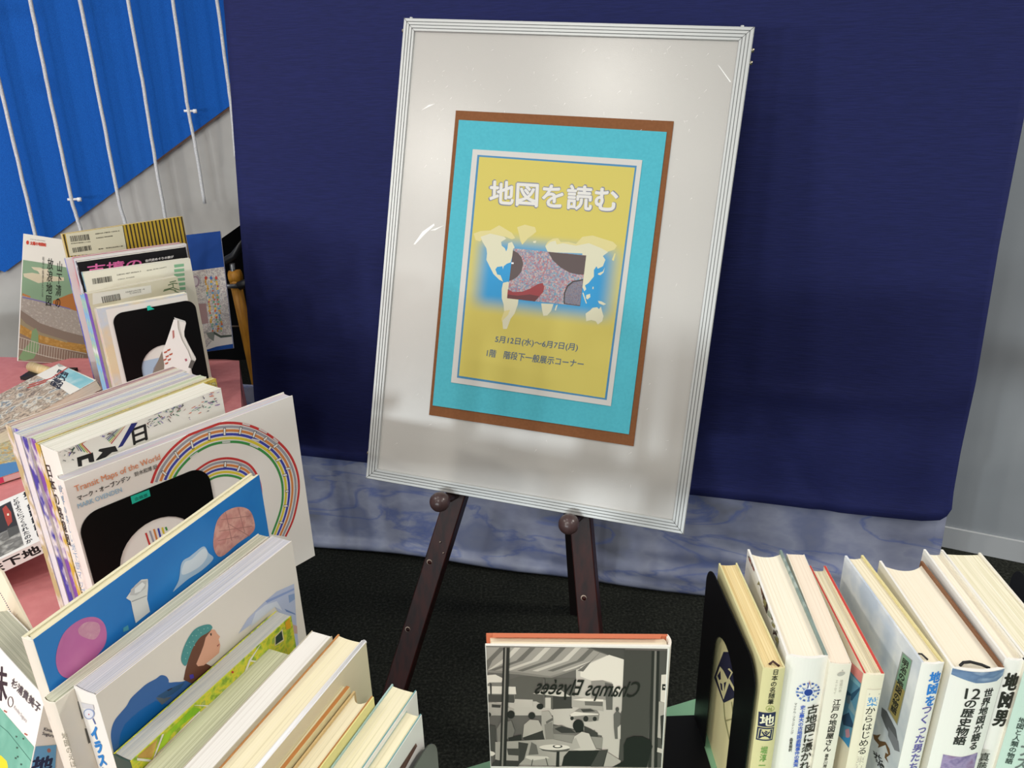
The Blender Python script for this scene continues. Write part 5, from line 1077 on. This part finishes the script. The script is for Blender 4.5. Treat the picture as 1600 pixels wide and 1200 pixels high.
# green-and-grey picture book on a little stand, far left
YA, YX, YZ = lean((28, 565), (37.5, 365), (96, 374), .717, .297)
Yb = book('map_guide', 'upright guide with a green painted landscape cover on a small stand, far left', None, None, 0, .297, .008, 1, mat('e4e0d6', .45), cream, W=.185, hard=False, frame=(YA, YX, YZ))
c20y = cr(0, 320, 4); cy = cr(0, 400, 4)
art(Yb.face, Yb.front, 'painted_landscape', [
 ('86a284', c20y([(100, 338), (260, 362), (420, 392), (560, 420), (560, 760), (100, 700)])),
 ('cfc4a8', c20y([(195, 388), (250, 392), (300, 410), (260, 425), (210, 405)])), ('cfc4a8', c20y([(145, 430), (200, 425), (290, 440), (400, 455), (400, 475), (300, 480), (240, 490), (150, 450)])), ('d8cdb4', c20y([(230, 405), (300, 400), (310, 450), (260, 450)])),
 ('b0703c', c20y([(330, 600), (430, 560), (560, 520), (560, 720), (330, 640)])), ('b87a48', c20y([(140, 552), (190, 572), (190, 590), (140, 575)])),
 (mat('aaa098', .6, 'noise', ['a0968c', 'b8aea4'], 160), c20y([(100, 562), (260, 600), (400, 640), (560, 690), (560, 860), (100, 720)])), ('7c74a0', c20y([(140, 572), (260, 600), (440, 648), (440, 656), (260, 608), (140, 582)])),
 ('857468', c20y([(100, 655), (250, 740), (400, 790), (560, 830), (560, 880), (380, 850), (220, 790), (100, 720)])), (mat('b88c48', .6, 'noise', ['a87c3c', 'c49a58'], 100), c20y([(100, 730), (220, 790), (380, 850), (560, 880), (560, 930), (380, 900), (200, 860), (100, 800)])), ('96886c', c20y([(100, 700), (160, 740), (260, 800), (420, 850), (420, 862), (240, 812), (100, 745)])),
 ('8a7466', c20y([(100, 800), (240, 860), (400, 900), (560, 930), (560, 1060), (100, 1000)])), ('7f9a70', c20y([(110, 960), (150, 900), (190, 860), (200, 790), (225, 770), (240, 810), (240, 870), (250, 890), (210, 960), (150, 980)]))])
fence = []
for k in range(26): fence.append(('c9bfb0', c20y(strip([(118+k*16, 830+k*4.4), (112+k*16, 905+k*4.2)], 3))))
fence += [('c9bfb0', c20y(strip([(118, 826), (260, 872), (540, 930)], 4))), ('c9bfb0', c20y(strip([(112, 900), (300, 950), (540, 1000)], 4)))]
art(Yb.face, Yb.front, 'painted_fence', fence)
text(Yb.face, Yb.front, '山\n下\n清\nの', c20y([(357, 350)])[0], c20y([(390, 355)])[0], c20y([(343, 640)])[0], '23241f', .0002, 'title_lettering')
text(Yb.face, Yb.front, '放\n浪\n地\n図', c20y([(297, 332)])[0], c20y([(334, 338)])[0], c20y([(283, 632)])[0], '23241f', .0002, 'title_lettering')
text(Yb.face, Yb.front, '昭\n和\nの\n風\n景\nを\nた\nど\nる', c20y([(265, 325)])[0], c20y([(277, 327)])[0], c20y([(258, 575)])[0], '4c4c48', 0, 'subtitle_lettering')
text(Yb.face, Yb.front, '太陽の地図帖', c20y([(188, 228)])[0], c20y([(288, 240)])[0], c20y([(187, 250)])[0], 'c4402c', .0005, 'series_lettering')
text(Yb.face, Yb.front, '別冊太陽 太陽の地図帖', c20y([(188, 212)])[0], c20y([(282, 224)])[0], c20y([(188, 217)])[0], '66625a', 0, 'series_lettering')
art(Yb.face, Yb.front, 'series_mark', [('c4402c', el(*c20y([(172, 236)])[0], 2.2, 3.2))])
sd = root('book_stand', (0, 0, 0), 0, 'small wooden peg stand on a black foot holding the landscape guide', 'stand')
dn = -Yb.yw
d0, d1 = at(49, 573, .714), at(90, 586, .714)
dwl = mat('cfb88a', .45, 'noise', ['c8ae7c', 'd8c49a'], 30, stretch=(6, 1, 1))
tube('wooden_peg', [d0, d1], .0115, dwl, sd, 16)
p_ = at(62, 588, TZ); box('black_foot', (p_.x-.03, p_.y-.02, TZ+.0005), (p_.x+.07, p_.y+.03, TZ+.008), mat('161616', .5), sd)

# blue topped booklet at the right of the far group
MA, MX, MZ = lean((365, 545), (344, 361), (289, 367.5), .702, .290)
M2 = book('map_booklet', 'blue booklet with a grey street map picture at the right of the far left group', None, None, 0, .290, .006, 1, mat('173f86', .7, 'noise', ['163b7e', '1b478f'], 8, spec=.15), cream, W=.2, hard=False, frame=(MA+MX*.2, -MX, MZ))
art(M2.face, M2.front, 'street_map', [(mat('aaa6a0', .5, 'noise', ['8f8c90', 'c8c4bc', '9a8f90', 'b8bcb8'], 90, detail=6), [(250, 435), (297, 424), (350, 417), (358, 480), (365, 537), (300, 548), (260, 556)]),
   ('c9c6c2', [(318, 548), (332, 532), (336, 520), (350, 524), (364, 526), (366, 537), (340, 541)]), ('8f7a86', el(305, 440, 7, 9)), ('b5aeb0', el(305, 440, 4.5, 6.5)), ('8a6f70', [(305, 475), (322, 474), (326, 505), (310, 507)]), ('6f7670', [(322, 520), (336, 518), (334, 533), (326, 528)]), ('3f4a42', [(334, 518), (345, 524), (362, 523), (362, 526), (345, 528), (334, 522)])])
rs = random.Random(4); dots = []
for k, (u0, u1) in enumerate(((322, 333), (330, 341), (338, 347))):
    for i in range(24):
        t_ = i/23; v = 437+t_*80; dots.append((rs.choice(['b88a2c', 'c8a040', '6a9a7a', 'b85a3c', '5f8fb0', 'd8b850']), el(u0+(u1-u0)*t_+rs.uniform(-1.5, 1.5), v, rs.uniform(1.2, 2.2), rs.uniform(1.4, 2.4), 6)))
for c_, u in (('b83a30', 322), ('2f5fa8', 330), ('b83a30', 338)): dots.append((c_, [(u, 431), (u+2.4, 434.5), (u, 438), (u-2.4, 434.5)]))
art(M2.face, M2.front, 'map_markers', dots)
